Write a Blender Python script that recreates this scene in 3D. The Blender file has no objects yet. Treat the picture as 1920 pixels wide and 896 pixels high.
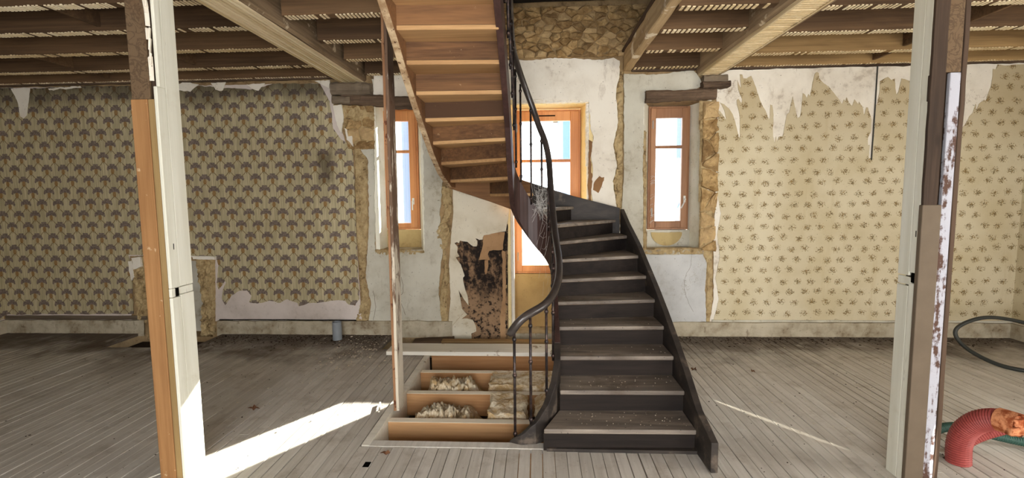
import bpy, bmesh, math, random
from mathutils import Vector, Matrix, noise
S = bpy.context.scene
COL = S.collection
random.seed(7)

# ------------------------------------------------------------------ camera
F, CAM_H = 910.0, 1.70                     # focal length in px of the 1920x896 frame, eye height
YAW, ROLL, PIT = math.radians(3.08), 0.0105, math.atan((448 - 365) / 910)
_f = Vector((-math.sin(YAW) * math.cos(PIT), math.cos(YAW) * math.cos(PIT), -math.sin(PIT)))
_r0 = Vector((math.cos(YAW), math.sin(YAW), 0)); _u0 = _r0.cross(_f)
_r = _r0 * math.cos(ROLL) - _u0 * math.sin(ROLL); _u = _u0 * math.cos(ROLL) + _r0 * math.sin(ROLL)
cam = bpy.data.objects.new('camera', bpy.data.cameras.new('camera')); COL.objects.link(cam)
cam.data.sensor_fit = 'HORIZONTAL'; cam.data.sensor_width = 36.0; cam.data.lens = 36.0 * F / 1920
cam.data.clip_start = 0.05; cam.data.clip_end = 200
cam.matrix_world = Matrix(((_r.x, _u.x, -_f.x, 0), (_r.y, _u.y, -_f.y, 0), (_r.z, _u.z, -_f.z, CAM_H), (0, 0, 0, 1)))
S.camera = cam
EYE = Vector((0, 0, CAM_H))
def ray(px, py): return _f + _r * ((px - 960) / F) + _u * ((448 - py) / F)
def onY(px, py, Y):                          # survey helper: a photo mark on a plane of known depth
    d = ray(px, py); return EYE + d * (Y / d.y)
def onZ(px, py, Z):
    d = ray(px, py); return EYE + d * ((Z - CAM_H) / d.z)

# ------------------------------------------------------------------ sky, sun, added lamps, exposure
S.view_settings.view_transform = 'Standard'; S.view_settings.look = 'None'
S.view_settings.gamma = 1.0; S.view_settings.use_curve_mapping = False
S.view_settings.exposure = 0.22
W = bpy.data.worlds.new('world'); S.world = W; W.use_nodes = True
bg = W.node_tree.nodes['Background']; bg.inputs[0].default_value = (0.93, 0.96, 1.0, 1); bg.inputs[1].default_value = 5.5
SUN_DIR = Vector((-0.556, -0.82, -0.285))
def light(name, typ, loc, energy, color, **kw):
    l = bpy.data.lights.new(name, typ); l.energy = energy; l.color = color
    for k, v in kw.items(): setattr(l, k, v)
    o = bpy.data.objects.new(name, l); COL.objects.link(o); o.location = loc; return o
sun = light('sun', 'SUN', (6, 14, 6), 36.0, (1.0, 0.95, 0.84), angle=math.radians(0.5))
sun.rotation_euler = SUN_DIR.to_track_quat('-Z', 'Y').to_euler()
def window_light(name, loc, rot, sx, sy, e, c):
    o = light(name, 'AREA', loc, e, c, shape='RECTANGLE', size=sx, size_y=sy); o.rotation_euler = rot; return o
# added fill lamps set in unseen openings of the front facade and right-hand wall
window_light('fill_front', (-0.1, -2.3, 1.55), (math.radians(90), 0, 0), 2.6, 2.3, 165, (1.0, 0.98, 0.95))
window_light('fill_front_right', (3.9, -2.3, 1.6), (math.radians(90), 0, 0), 1.4, 1.9, 28, (1.0, 0.97, 0.92))
window_light('fill_side', (5.32, 1.6, 1.6), (0, math.radians(90), 0), 1.8, 1.3, 55, (1.0, 0.95, 0.86))
def thin_spot(name, a, b, deg, thin, e, c):          # added narrow spot lamp standing in for a sliver of sun
    l = bpy.data.lights.new(name, 'SPOT'); l.energy = e; l.color = c; l.spot_size = math.radians(deg); l.spot_blend = .25; l.shadow_soft_size = .004
    o = bpy.data.objects.new(name, l); COL.objects.link(o); o.location = a
    d = Vector(b) - Vector(a); o.rotation_euler = d.to_track_quat('-Z', 'Y').to_euler(); o.scale = (thin, 1, 1)
thin_spot('streak_spot_under_stair', (-.22, 6.05, .9), (1.70, 3.60, 0), 5.2, .16, 900, (1.0, .95, .8))  # added spot for the floor streak, in place of sun off the window jamb
thin_spot('spot_post_foot', (3.4, -2.2, 1.1), (2.272, 2.8, .19), 3.9, .10, 2600, (1.0, .96, .88))  # added spot lighting a strip on the right post's foot; source unknown
S.cycles.use_denoising = True
S.cycles.max_bounces = 8; S.cycles.diffuse_bounces = 5; S.cycles.transparent_max_bounces = 12
S.cycles.sample_clamp_indirect = 6.0

# ------------------------------------------------------------------ node helpers
def srgb(r, g, b):
    def l(c):
        c /= 255.0; return c / 12.92 if c <= 0.04045 else ((c + 0.055) / 1.055) ** 2.4
    return (l(r), l(g), l(b), 1.0)
class V:
    nt = None
    def __init__(s, sock): s.s = sock
    def __add__(a, b): return mth('ADD', a, b)
    __radd__ = __add__
    def __sub__(a, b): return mth('SUBTRACT', a, b)
    def __rsub__(a, b): return mth('SUBTRACT', b, a)
    def __mul__(a, b): return mth('MULTIPLY', a, b)
    __rmul__ = __mul__
    def __truediv__(a, b): return mth('DIVIDE', a, b)
def put(inp, v):
    if isinstance(v, V): V.nt.links.new(v.s, inp)
    else: inp.default_value = v
def mth(op, *a, clamp=False):
    n = V.nt.nodes.new('ShaderNodeMath'); n.operation = op; n.use_clamp = clamp
    for i, x in enumerate(a): put(n.inputs[i], x)
    return V(n.outputs[0])
def mn(a, b): return mth('MINIMUM', a, b)
def mx(a, b): return mth('MAXIMUM', a, b)
def ab(a): return mth('ABSOLUTE', a)
def fl(a): return mth('FLOOR', a)
def step(a, lo, hi):                          # smoothstep lo..hi
    n = V.nt.nodes.new('ShaderNodeMapRange'); n.interpolation_type = 'SMOOTHSTEP'
    put(n.inputs[0], a); put(n.inputs[1], lo); put(n.inputs[2], hi); return V(n.outputs[0])
def mix(f, a, b):
    n = V.nt.nodes.new('ShaderNodeMix'); n.data_type = 'RGBA'; put(n.inputs[0], f); put(n.inputs[6], a); put(n.inputs[7], b); return V(n.outputs[2])
def coords(rand=0.0):
    t = V.nt.nodes.new('ShaderNodeTexCoord'); v = V(t.outputs['Object'])
    if rand:
        oi = V.nt.nodes.new('ShaderNodeObjectInfo'); m = mth('MULTIPLY', V(oi.outputs['Random']), rand)
        n = V.nt.nodes.new('ShaderNodeVectorMath'); n.operation = 'ADD'; put(n.inputs[0], v)
        c = V.nt.nodes.new('ShaderNodeCombineXYZ'); put(c.inputs[0], m); put(c.inputs[1], m * 1.7); put(c.inputs[2], m * 2.3)
        V.nt.links.new(c.outputs[0], n.inputs[1]); v = V(n.outputs[0])
    return v
def rnd():
    return V(V.nt.nodes.new('ShaderNodeObjectInfo').outputs['Random'])
def scl(v, x, y, z):
    n = V.nt.nodes.new('ShaderNodeVectorMath'); n.operation = 'MULTIPLY'; put(n.inputs[0], v); n.inputs[1].default_value = (x, y, z); return V(n.outputs[0])
def sep(v):
    n = V.nt.nodes.new('ShaderNodeSeparateXYZ'); put(n.inputs[0], v); return [V(o) for o in n.outputs]
def comb(x, y, z):
    n = V.nt.nodes.new('ShaderNodeCombineXYZ'); put(n.inputs[0], x); put(n.inputs[1], y); put(n.inputs[2], z); return V(n.outputs[0])
def nz(v, scale, detail=4, rough=0.55, dist=0.0):
    n = V.nt.nodes.new('ShaderNodeTexNoise'); put(n.inputs['Vector'], v); n.inputs['Scale'].default_value = scale
    n.inputs['Detail'].default_value = detail; n.inputs['Roughness'].default_value = rough; n.inputs['Distortion'].default_value = dist
    return V(n.outputs[0])
def vor(v, scale, feature='F1'):
    n = V.nt.nodes.new('ShaderNodeTexVoronoi'); n.feature = feature; put(n.inputs['Vector'], v); n.inputs['Scale'].default_value = scale; return V(n.outputs[0])
def whitenoise(v):
    n = V.nt.nodes.new('ShaderNodeTexWhiteNoise'); n.noise_dimensions = '2D'; put(n.inputs['Vector'], v); return V(n.outputs[0])
MATS = {}
def mat(name, fn, rough=0.85, spec=0.3, metal=0.0):
    m = bpy.data.materials.new(name); m.use_nodes = True; V.nt = m.node_tree
    b = m.node_tree.nodes['Principled BSDF']
    r = fn()
    col, hgt, bs, rg = (list(r) + [None] * 4)[:4] if isinstance(r, tuple) and not isinstance(r[0], float) else (r, None, None, None)
    put(b.inputs['Base Color'], col); put(b.inputs['Roughness'], rg if rg is not None else rough)
    b.inputs['Specular IOR Level'].default_value = spec; b.inputs['Metallic'].default_value = metal
    if hgt is not None:
        bp = m.node_tree.nodes.new('ShaderNodeBump'); bp.inputs['Strength'].default_value = 1.0
        bp.inputs['Distance'].default_value = bs or 0.004; put(bp.inputs['Height'], hgt)
        m.node_tree.links.new(bp.outputs[0], b.inputs['Normal'])
    MATS[name] = m; return m

# ------------------------------------------------------------------ materials
def wood(name, dark, light, stretch, rough=0.8, var=0.25, spec=0.3, spots=None, bump=0.002, grain=9):
    def fn():
        v = coords(40.0); s = scl(v, *stretch)
        g = nz(s, grain, 5, 0.6, 0.6); big = nz(s, 1.7, 3, 0.5)
        g2 = nz(scl(v, *[q * (0.5 if q < 1 else 3.4) for q in stretch]), grain * 1.6, 3, 0.6)
        f = mth('ADD', g * 0.6, big * 0.5) + (g2 - 0.5) * 0.45 - 0.05
        f = f + (rnd() - 0.5) * var
        c = mix(step(f, 0.25, 0.8), dark, light)
        c = mix((1.0 - step(vor(scl(v, *[1 if q == 1 else 0.45 for q in stretch]), 3.1), 0.03, 0.085)) * 0.6, c, tuple(q * 0.45 for q in dark[:3]) + (1,))
        if spots: c = mix(step(nz(v, spots[1], 4, 0.65), spots[2], spots[2] + 0.06), c, spots[0])
        return c, g, bump
    return mat(name, fn, rough, spec)
SX, SY, SZ = (0.12, 1, 1), (1, 0.12, 1), (1, 1, 0.12)
def floor_fn():
    v = coords(); x, y, z = sep(v); vr = coords(60.0)
    g = nz(scl(vr, 1, 0.06, 1), 26, 5, 0.65, 0.4); w = nz(v, 1.3, 4, 0.6); w2 = nz(v, 4.5, 5, 0.65)
    c = mix(step(g + (rnd() - 0.5) * 0.22, 0.15, 0.85), srgb(178, 171, 160), srgb(210, 204, 194))
    c = mix(step(w2, 0.5, 0.72) * 0.45, c, srgb(146, 132, 114))
    # trodden-in earth along the back wall and the hearth, thinning with noise
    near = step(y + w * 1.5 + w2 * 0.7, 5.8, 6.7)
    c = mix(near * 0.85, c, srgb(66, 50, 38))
    c = mix(step(w, 0.46, 0.62) * step(x * -1.0, 1.2, 3.0) * step(y, 3.8, 4.8) * 0.4, c, srgb(96, 78, 60))
    c = mix(step(nz(v, 60, 3, 0.6), 0.68, 0.74), c, srgb(55, 42, 32))
    # paint worn to bare pale wood in patches
    c = mix(step(nz(scl(v, 1, 0.5, 1), 3.2, 5, 0.7), 0.56, 0.7) * 0.55, c, srgb(212, 208, 198))
    return c, g, 0.0015, 0.52 + w2 * 0.4
mat('floorboard', floor_fn, 0.6, 0.3)
wood('joist', srgb(74, 56, 40), srgb(120, 93, 66), SX, 0.85, 0.25, 0.2)
wood('joist_pale', srgb(120, 94, 62), srgb(172, 140, 94), SX, 0.85, 0.2, 0.2)
wood('lath_pale', srgb(222, 198, 154), srgb(250, 236, 206), (1, 1, 1), 0.9, 0.3, 0.15)
wood('lath_beam', srgb(206, 182, 140), srgb(246, 230, 196), SY, 0.9, 0.3, 0.15)
wood('beam', srgb(110, 90, 68), srgb(176, 152, 122), SY, 0.9, 0.2, 0.2, (srgb(205, 188, 160), 5, 0.6), 0.004)
wood('beam_grey', srgb(96, 84, 70), srgb(156, 140, 120), SX, 0.95, 0.25, 0.2, None, 0.005)
wood('trimmer', srgb(150, 122, 86), srgb(204, 178, 138), SY, 0.9, 0.15, 0.2, (srgb(228, 216, 194), 4, 0.58), 0.004)
wood('deck', srgb(60, 44, 32), srgb(98, 74, 54), SY, 0.9)
wood('attic', srgb(30, 25, 22), srgb(58, 50, 44), SX, 0.95)
wood('new_joist', srgb(160, 116, 76), srgb(200, 158, 112), SX, 0.75, 0.15, 0.25)
wood('joist_top', srgb(222, 208, 180), srgb(244, 234, 214), SX, 0.8, 0.1)
wood('loose_board', srgb(206, 200, 184), srgb(238, 233, 221), SX, 0.5, 0.1, 0.4, (srgb(150, 132, 108), 6, 0.62))
wood('stair_under', srgb(76, 53, 36), srgb(136, 98, 64), SX, 0.75, 0.55, 0.25, (srgb(172, 146, 112), 24, 0.68))
wood('stair_tread_under', srgb(160, 122, 82), srgb(204, 164, 116), SX, 0.75, 0.2, 0.25)
wood('stair_riser', srgb(28, 23, 21), srgb(50, 42, 37), SX, 0.75, 0.2, 0.2, (srgb(110, 98, 86), 34, 0.72))
wood('rail_wood', srgb(44, 38, 36), srgb(70, 62, 58), SY, 0.3, 0.1, 0.6)
wood('stringer_red', srgb(54, 36, 33), srgb(84, 59, 54), SZ, 0.45, 0.1, 0.45)
wood('window_wood', srgb(186, 118, 66), srgb(220, 156, 98), SZ, 0.45, 0.1, 0.4)
wood('window_wood_red', srgb(142, 98, 66), srgb(178, 130, 92), SZ, 0.45, 0.1, 0.4)
wood('stud', srgb(120, 84, 60), srgb(178, 136, 100), SZ, 0.85, 0.1, 0.2, (srgb(96, 58, 40), 14, 0.6))
wood('post_brown', srgb(140, 100, 62), srgb(178, 134, 88), SZ, 0.8, 0.1, 0.25, (srgb(196, 168, 132), 16, 0.66))
wood('post_olive', srgb(140, 114, 74), srgb(168, 142, 96), SZ, 0.8, 0.1)
wood('post_raw', srgb(46, 36, 29), srgb(88, 69, 54), SZ, 0.9, 0.1)
wood('lintel', srgb(58, 46, 38), srgb(128, 106, 86), SX, 0.95, 0.2, 0.2, None, 0.008)
def tread_fn():
    v = coords(); s = scl(coords(30.0), 0.12, 1, 1)
    g = nz(s, 12, 5, 0.6, 0.5); d = nz(v, 3.0, 5, 0.65)
    c = mix(step(g, 0.3, 0.75), srgb(102, 92, 83), srgb(152, 140, 126))
    c = mix(step(d, 0.5, 0.68) * 0.6, c, srgb(84, 70, 57))
    c = mix(step(nz(v, 45, 3, 0.6), 0.66, 0.72), c, srgb(40, 30, 24))
    return c, g, 0.0015, 0.38 + d * 0.35
mat('tread_dusty', tread_fn, 0.5, 0.4)
def stringer_fn():
    v = coords(); g = nz(scl(v, 0.3, 0.3, 1), 14, 5, 0.6, 0.5); d = nz(v, 5, 5, 0.65)
    c = mix(step(g, 0.3, 0.75), srgb(38, 33, 30), srgb(62, 54, 48))
    return mix(step(d, 0.56, 0.7) * 0.6, c, srgb(116, 102, 88)), g, 0.002
mat('stringer_dark', stringer_fn, 0.6, 0.4)
def stringer_under_fn():
    v = coords(); g = nz(v, 9, 5, 0.65)
    c = mix(step(g, 0.35, 0.65), srgb(150, 120, 88), srgb(204, 180, 146))
    return mix(step(nz(v, 28, 3, 0.6), 0.6, 0.66), c, srgb(84, 56, 40)), g, 0.003
mat('stringer_raw', stringer_under_fn, 0.9, 0.2)
mat('iron', lambda: mix(step(nz(coords(), 30, 3), 0.45, 0.65), srgb(44, 38, 38), srgb(84, 66, 60)), 0.4, 0.5, 0.5)
def plaster(name, base, shade, stain, amount=0.5, crack=0.0, bump=0.003, scale=2.2):
    def fn():
        v = coords(); a = nz(v, scale, 6, 0.62); b = nz(v, scale * 7, 5, 0.6)
        c = mix(step(a, 0.35, 0.7), base, shade)
        c = mix(step(a * 0.6 + b * 0.4, 0.54, 0.66) * amount, c, stain)
        c = mix(step(nz(scl(v, 1, 1, .4), scale * 3.1, 6, 0.7), 0.58, 0.7) * amount * 0.7, c, stain)
        c = mix(step(nz(v, 38, 4, 0.7), 0.66, 0.70) * 0.8, c, srgb(84, 68, 50))
        if crack:
            e = vor(comb(*[q + (b - 0.5) * 0.35 for q in sep(v)]), crack, 'DISTANCE_TO_EDGE')
            c = mix((1.0 - step(e, 0.0, 0.008)) * step(nz(v, 1.7, 3), 0.5, 0.6) * 0.7, c, stain)
        return c, a * 0.6 + b * 0.4, bump
    return mat(name, fn, 0.92, 0.15)
plaster('plaster_cream', srgb(222, 214, 194), srgb(204, 194, 170), srgb(166, 146, 110), 0.5, 1.3)
plaster('plaster_grey', srgb(206, 202, 187), srgb(186, 180, 163), srgb(140, 126, 100), 0.5, 1.1)
plaster('plaster_blue', srgb(204, 204, 202), srgb(186, 186, 184), srgb(150, 142, 126), 0.35, 0.9)
plaster('plaster_white', srgb(238, 231, 217), srgb(222, 213, 197), srgb(140, 118, 90), 0.4, 1.0)
plaster('plaster_pink', srgb(216, 204, 196), srgb(196, 184, 174), srgb(150, 130, 112), 0.4)
plaster('plinth', srgb(190, 180, 158), srgb(150, 136, 112), srgb(110, 92, 70), 0.8, 3.0, 0.006, 4)
plaster('reveal', srgb(242, 239, 224), srgb(228, 223, 202), srgb(176, 160, 124), 0.3)
plaster('reveal_yellow', srgb(244, 226, 176), srgb(232, 208, 150), srgb(176, 146, 92), 0.3)
plaster('apron', srgb(182, 154, 106), srgb(158, 130, 86), srgb(206, 186, 146), 0.4)
plaster('earth_patch', srgb(196, 174, 124), srgb(174, 150, 102), srgb(140, 114, 74), 0.5)
plaster('masonry', srgb(168, 142, 104), srgb(136, 112, 80), srgb(90, 72, 54), 0.8, 0, 0.02, 5)
plaster('mortar', srgb(190, 168, 126), srgb(154, 130, 92), srgb(94, 76, 55), 0.9, 0, 0.012, 9)
plaster('scar', srgb(150, 112, 76), srgb(122, 90, 62), srgb(90, 64, 44), 0.6)
plaster('tan_paper', srgb(182, 146, 108), srgb(164, 128, 92), srgb(122, 92, 64), 0.5)
plaster('flake', srgb(222, 212, 190), srgb(190, 178, 156), srgb(150, 130, 104), 0.4)
plaster('outer_wall', srgb(200, 196, 186), srgb(180, 176, 166), srgb(150, 140, 126), 0.4)
def stud_side_fn():
    v = coords(); x, y, z = sep(v); a = nz(scl(v, 1, 1, 0.2), 12, 5, 0.7)
    c = mix(step(a - z * 0.13, 0.26, 0.36), srgb(108, 86, 70), srgb(204, 194, 176))
    return mix(step(nz(v, 9, 5, 0.7), 0.58, 0.66) * 0.8, c, srgb(92, 66, 50)), a, 0.003
mat('stud_side', stud_side_fn, 0.85, 0.2)
plaster('soil', srgb(60, 46, 36), srgb(40, 30, 24), srgb(90, 72, 56), 0.6, 0, 0.02, 8)
plaster('ground', srgb(200, 196, 186), srgb(190, 184, 172), srgb(170, 164, 150), 0.4)
def stone_fn():
    v = coords(30.0); a = nz(v, 9, 6, 0.65); r = rnd()
    c = mix(step(a, 0.35, 0.68), srgb(140, 110, 70), srgb(200, 168, 118))
    c = mix(step(nz(v, 30, 4, 0.7), 0.56, 0.66) * 0.6, c, srgb(92, 70, 46))
    c = mix(step(r, 0.55, 1.0) * 0.6, c, srgb(204, 176, 132)); c = mix(step(r, 0.4, 0.0) * 0.5, c, srgb(112, 88, 62))
    return c, a, 0.02
mat('stone', stone_fn, 0.95, 0.15)
def mould_fn():
    v = coords(); x, y, z = sep(v)
    a = nz(scl(v, 1, 1, 0.45), 5.5, 6, 0.7); b = nz(v, 22, 4, 0.7)
    f = a * 0.62 + b * 0.38
    c = mix(step(f, 0.47, 0.63), srgb(42, 36, 33), srgb(150, 120, 92))
    low = step(z + (b - 0.5) * 0.3, 0.62, 0.35)
    c = mix(low * step(b, 0.38, 0.5) * 0.8, c, srgb(162, 132, 102))
    c = mix(step(b, 0.64, 0.7) * 0.7, c, srgb(40, 33, 30))
    return c, b, 0.003
mat('mould_wall', mould_fn, 0.95, 0.1)
def damask_fn():
    v = coords(); x, y, z = sep(v)
    jx = nz(v, 55, 3, 0.6) - 0.5; jz = nz(scl(v, 1, 1, 1.3), 48, 3, 0.6) - 0.5
    zz = z / 0.142 + jz * 0.12; row = fl(zz); t = zz - row
    par = mth('MODULO', mth('ADD', row, 40.0), 2.0)
    x = x + y; xx = x / 0.2135 + par * 0.5 + jx * 0.07; u = xx - fl(xx) - 0.5; au = ab(u)
    def ell(cx, cy, rx, ry, uu):
        p = (uu - cx) / rx; q = (t - cy) / ry; return p * p + q * q
    head = mn(ell(0.0, 0.76, 0.17, 0.19, au), ell(0.17, 0.69, 0.14, 0.16, au))
    head = mn(head, mn(ell(0.08, 0.92, 0.08, 0.11, au), ell(0.27, 0.54, 0.06, 0.13, au)))
    head = mn(head, ell(0.02, 1.02, 0.03, 0.06, u))
    bell = ell(0.0, 0.40, 0.12, 0.26, au * (0.75 + t))
    stem = mx(ab(u) / 0.018, (t + 0.0) / 0.24)
    d1 = ab(au - (0.24 - t) * 0.62) / 0.030; d1 = mx(d1, t / 0.25)
    d2 = ab((0.5 - au) - (1.24 - t) * 0.62) / 0.030; d2 = mx(d2, (0.66 - t) + 1.0)
    ln = mn(mn(d1, d2), stem)
    base = mix(step(nz(scl(v, 1, 1, 0.03), 120, 2, 0.5), 0.35, 0.7), srgb(168, 156, 124), srgb(200, 187, 152))
    base = mix(step(nz(v, 1.6, 5, 0.6), 0.5, 0.75) * 0.35, base, srgb(138, 120, 84))
    c = mix((1.0 - step(ln, 0.7, 1.3)) * 0.75, base, srgb(104, 82, 48))
    c = mix((1.0 - step(bell, 0.75, 1.25)) * 0.8, c, srgb(142, 104, 54))
    hc = mix(step(nz(v, 60, 2), 0.42, 0.62), srgb(98, 85, 82), srgb(128, 113, 108))
    c = mix((1.0 - step(head, 0.8, 1.2)) * 0.88, c, hc)
    # soot and damp: along the ceiling line and a streak by a nail hole
    soot = step(z + (nz(v, 2.5, 5, 0.6) - 0.5) * 0.5, 2.72, 3.05) * 0.75
    c = mix(soot, c, srgb(62, 54, 44))
    gx = ab(x - 3.22); gz = ab(z - 2.05)
    c = mix(step(mx(gx / 0.16, gz / 0.34) + (nz(v, 7, 4, 0.6) - 0.5) * 0.9, 0.85, 0.2) * 0.7, c, srgb(74, 62, 48))
    return c
mat('wallpaper_damask', damask_fn, 0.9, 0.15)
def floral_fn():
    v = coords(); x, y, z = sep(v)
    zz = z / 0.127 + 0.3; row = fl(zz); t = zz - row - 0.5
    par = mth('MODULO', row + 40.0, 2.0)
    x = x + y; xx = x / 0.163 + par * 0.5; cx = fl(xx); u = xx - cx - 0.5
    w1 = whitenoise(comb(cx, row, 0.0)) - 0.5; w2 = whitenoise(comb(cx + 31.7, row + 11.0, 0.0)) - 0.5
    p = (u + w1 * 0.22) * 0.163; q = (t + w2 * 0.26) * 0.127
    r = mth('SQRT', p * p * 0.75 + q * q * 1.1) / 0.047
    sp = nz(scl(v, 1, 1, 1), 88, 3, 0.7)
    f = sp - r * 0.17
    sprig = step(f, 0.405, 0.445) * step(r, 1.15, 0.9)
    base = mix(step(nz(v, 1.4, 5, 0.6), 0.35, 0.7), srgb(214, 203, 174), srgb(200, 186, 152))
    base = mix(step(nz(scl(v, 3, 1, 0.25), 3, 4, 0.6), 0.55, 0.75) * 0.35, base, srgb(190, 172, 132))
    top = step(z + (nz(v, 1.7, 4, 0.6) - 0.5) * 0.9, 1.9, 2.9) * 0.5
    base = mix(top, base, srgb(174, 154, 118))
    sc = mix(step(nz(v, 90, 2), 0.42, 0.6), srgb(92, 74, 46), srgb(146, 116, 66))
    c = mix(sprig * 0.88, base, sc)
    c = mix(step(nz(v, 70, 2, 0.5), 0.74, 0.77), c, srgb(70, 54, 36))
    return c
mat('wallpaper_floral', floral_fn, 0.9, 0.15)
def post_white_fn():
    v = coords(); s = scl(v, 1, 1, 0.06)
    g = nz(s, 18, 5, 0.6, 0.3); d = nz(v, 4, 5, 0.62)
    c = mix(step(g, 0.3, 0.75), srgb(214, 212, 196), srgb(228, 227, 214))
    c = mix(step(d, 0.58, 0.75) * 0.4, c, srgb(190, 182, 158))
    c = mix(step(nz(s, 34, 4, 0.6, 0.4), 0.70, 0.74) * 0.7, c, srgb(120, 104, 84))
    return c, g, 0.002
mat('post_white', post_white_fn, 0.7, 0.25)
def smear_fn():
    v = coords(); a = nz(scl(v, 1, 1, 0.16), 14, 6, 0.7); b = nz(v, 26, 4, 0.65)
    c = mix(step(a * 0.7 + b * 0.3, 0.45, 0.52), srgb(84, 62, 52), srgb(172, 172, 180))
    return c, b, 0.003
mat('post_smeared', smear_fn, 0.85, 0.2)
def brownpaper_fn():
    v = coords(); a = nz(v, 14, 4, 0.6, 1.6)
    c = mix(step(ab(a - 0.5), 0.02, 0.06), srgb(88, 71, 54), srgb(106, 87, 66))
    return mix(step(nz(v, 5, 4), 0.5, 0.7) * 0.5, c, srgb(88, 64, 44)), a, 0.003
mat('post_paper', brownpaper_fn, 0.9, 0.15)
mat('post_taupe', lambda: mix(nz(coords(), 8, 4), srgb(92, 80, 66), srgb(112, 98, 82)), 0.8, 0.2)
def wool_fn():
    v = coords(); a = nz(v, 26, 6, 0.7); b = nz(v, 6, 4, 0.6)
    c = mix(step(b * 0.5 + a * 0.5, 0.4, 0.6), srgb(196, 166, 120), srgb(244, 232, 206))
    return c, a, 0.02
mat('glass_wool', wool_fn, 1.0, 0.05)
mat('pvc_grey', lambda: mix(nz(coords(), 12, 3), srgb(120, 126, 132), srgb(148, 152, 156)), 0.5, 0.4)
mat('conduit_red', lambda: mix(nz(coords(), 20, 3), srgb(138, 58, 54), srgb(164, 78, 72)), 0.55, 0.35)
mat('conduit_green', lambda: mix(nz(coords(), 20, 3), srgb(40, 72, 62), srgb(58, 92, 80)), 0.5, 0.35)
mat('foam_orange', lambda: mix(step(nz(coords(), 22, 5, 0.7), 0.4, 0.62), srgb(150, 78, 46), srgb(214, 146, 104)), 0.9, 0.1)
mat('rubber_black', lambda: mix(nz(coords(), 9, 3), srgb(34, 36, 34), srgb(60, 62, 58)), 0.5, 0.4)
mat('handle_white', lambda: srgb(226, 224, 216), 0.35, 0.5)
mat('steel', lambda: srgb(176, 174, 170), 0.4, 0.5, 0.6)
mat('dark_hole', lambda: srgb(14, 12, 10), 1.0, 0.0)
mat('shutter_paint', lambda: mix(nz(coords(), 6, 3), srgb(88, 114, 156), srgb(98, 124, 166)), 0.6, 0.3)
mat('cobweb', lambda: srgb(206, 202, 196), 0.9, 0.1)
mat('dead_leaf', lambda: mix(rnd(), srgb(84, 56, 40), srgb(116, 82, 60)), 0.9, 0.1)
g = bpy.data.materials.new('window_glass'); g.use_nodes = True; V.nt = g.node_tree
_n = g.node_tree.nodes; _n.remove(_n['Principled BSDF'])
_t = _n.new('ShaderNodeBsdfTransparent'); _t.inputs[0].default_value = (0.95, 0.97, 0.98, 1)
_g = _n.new('ShaderNodeBsdfGlossy'); _g.inputs['Roughness'].default_value = 0.03
_fr = _n.new('ShaderNodeFresnel'); _fr.inputs[0].default_value = 1.45; _m = _n.new('ShaderNodeMixShader')
g.node_tree.links.new(_fr.outputs[0], _m.inputs[0]); g.node_tree.links.new(_t.outputs[0], _m.inputs[1]); g.node_tree.links.new(_g.outputs[0], _m.inputs[2])
g.node_tree.links.new(_m.outputs[0], _n['Material Output'].inputs[0]); MATS['window_glass'] = g

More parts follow.
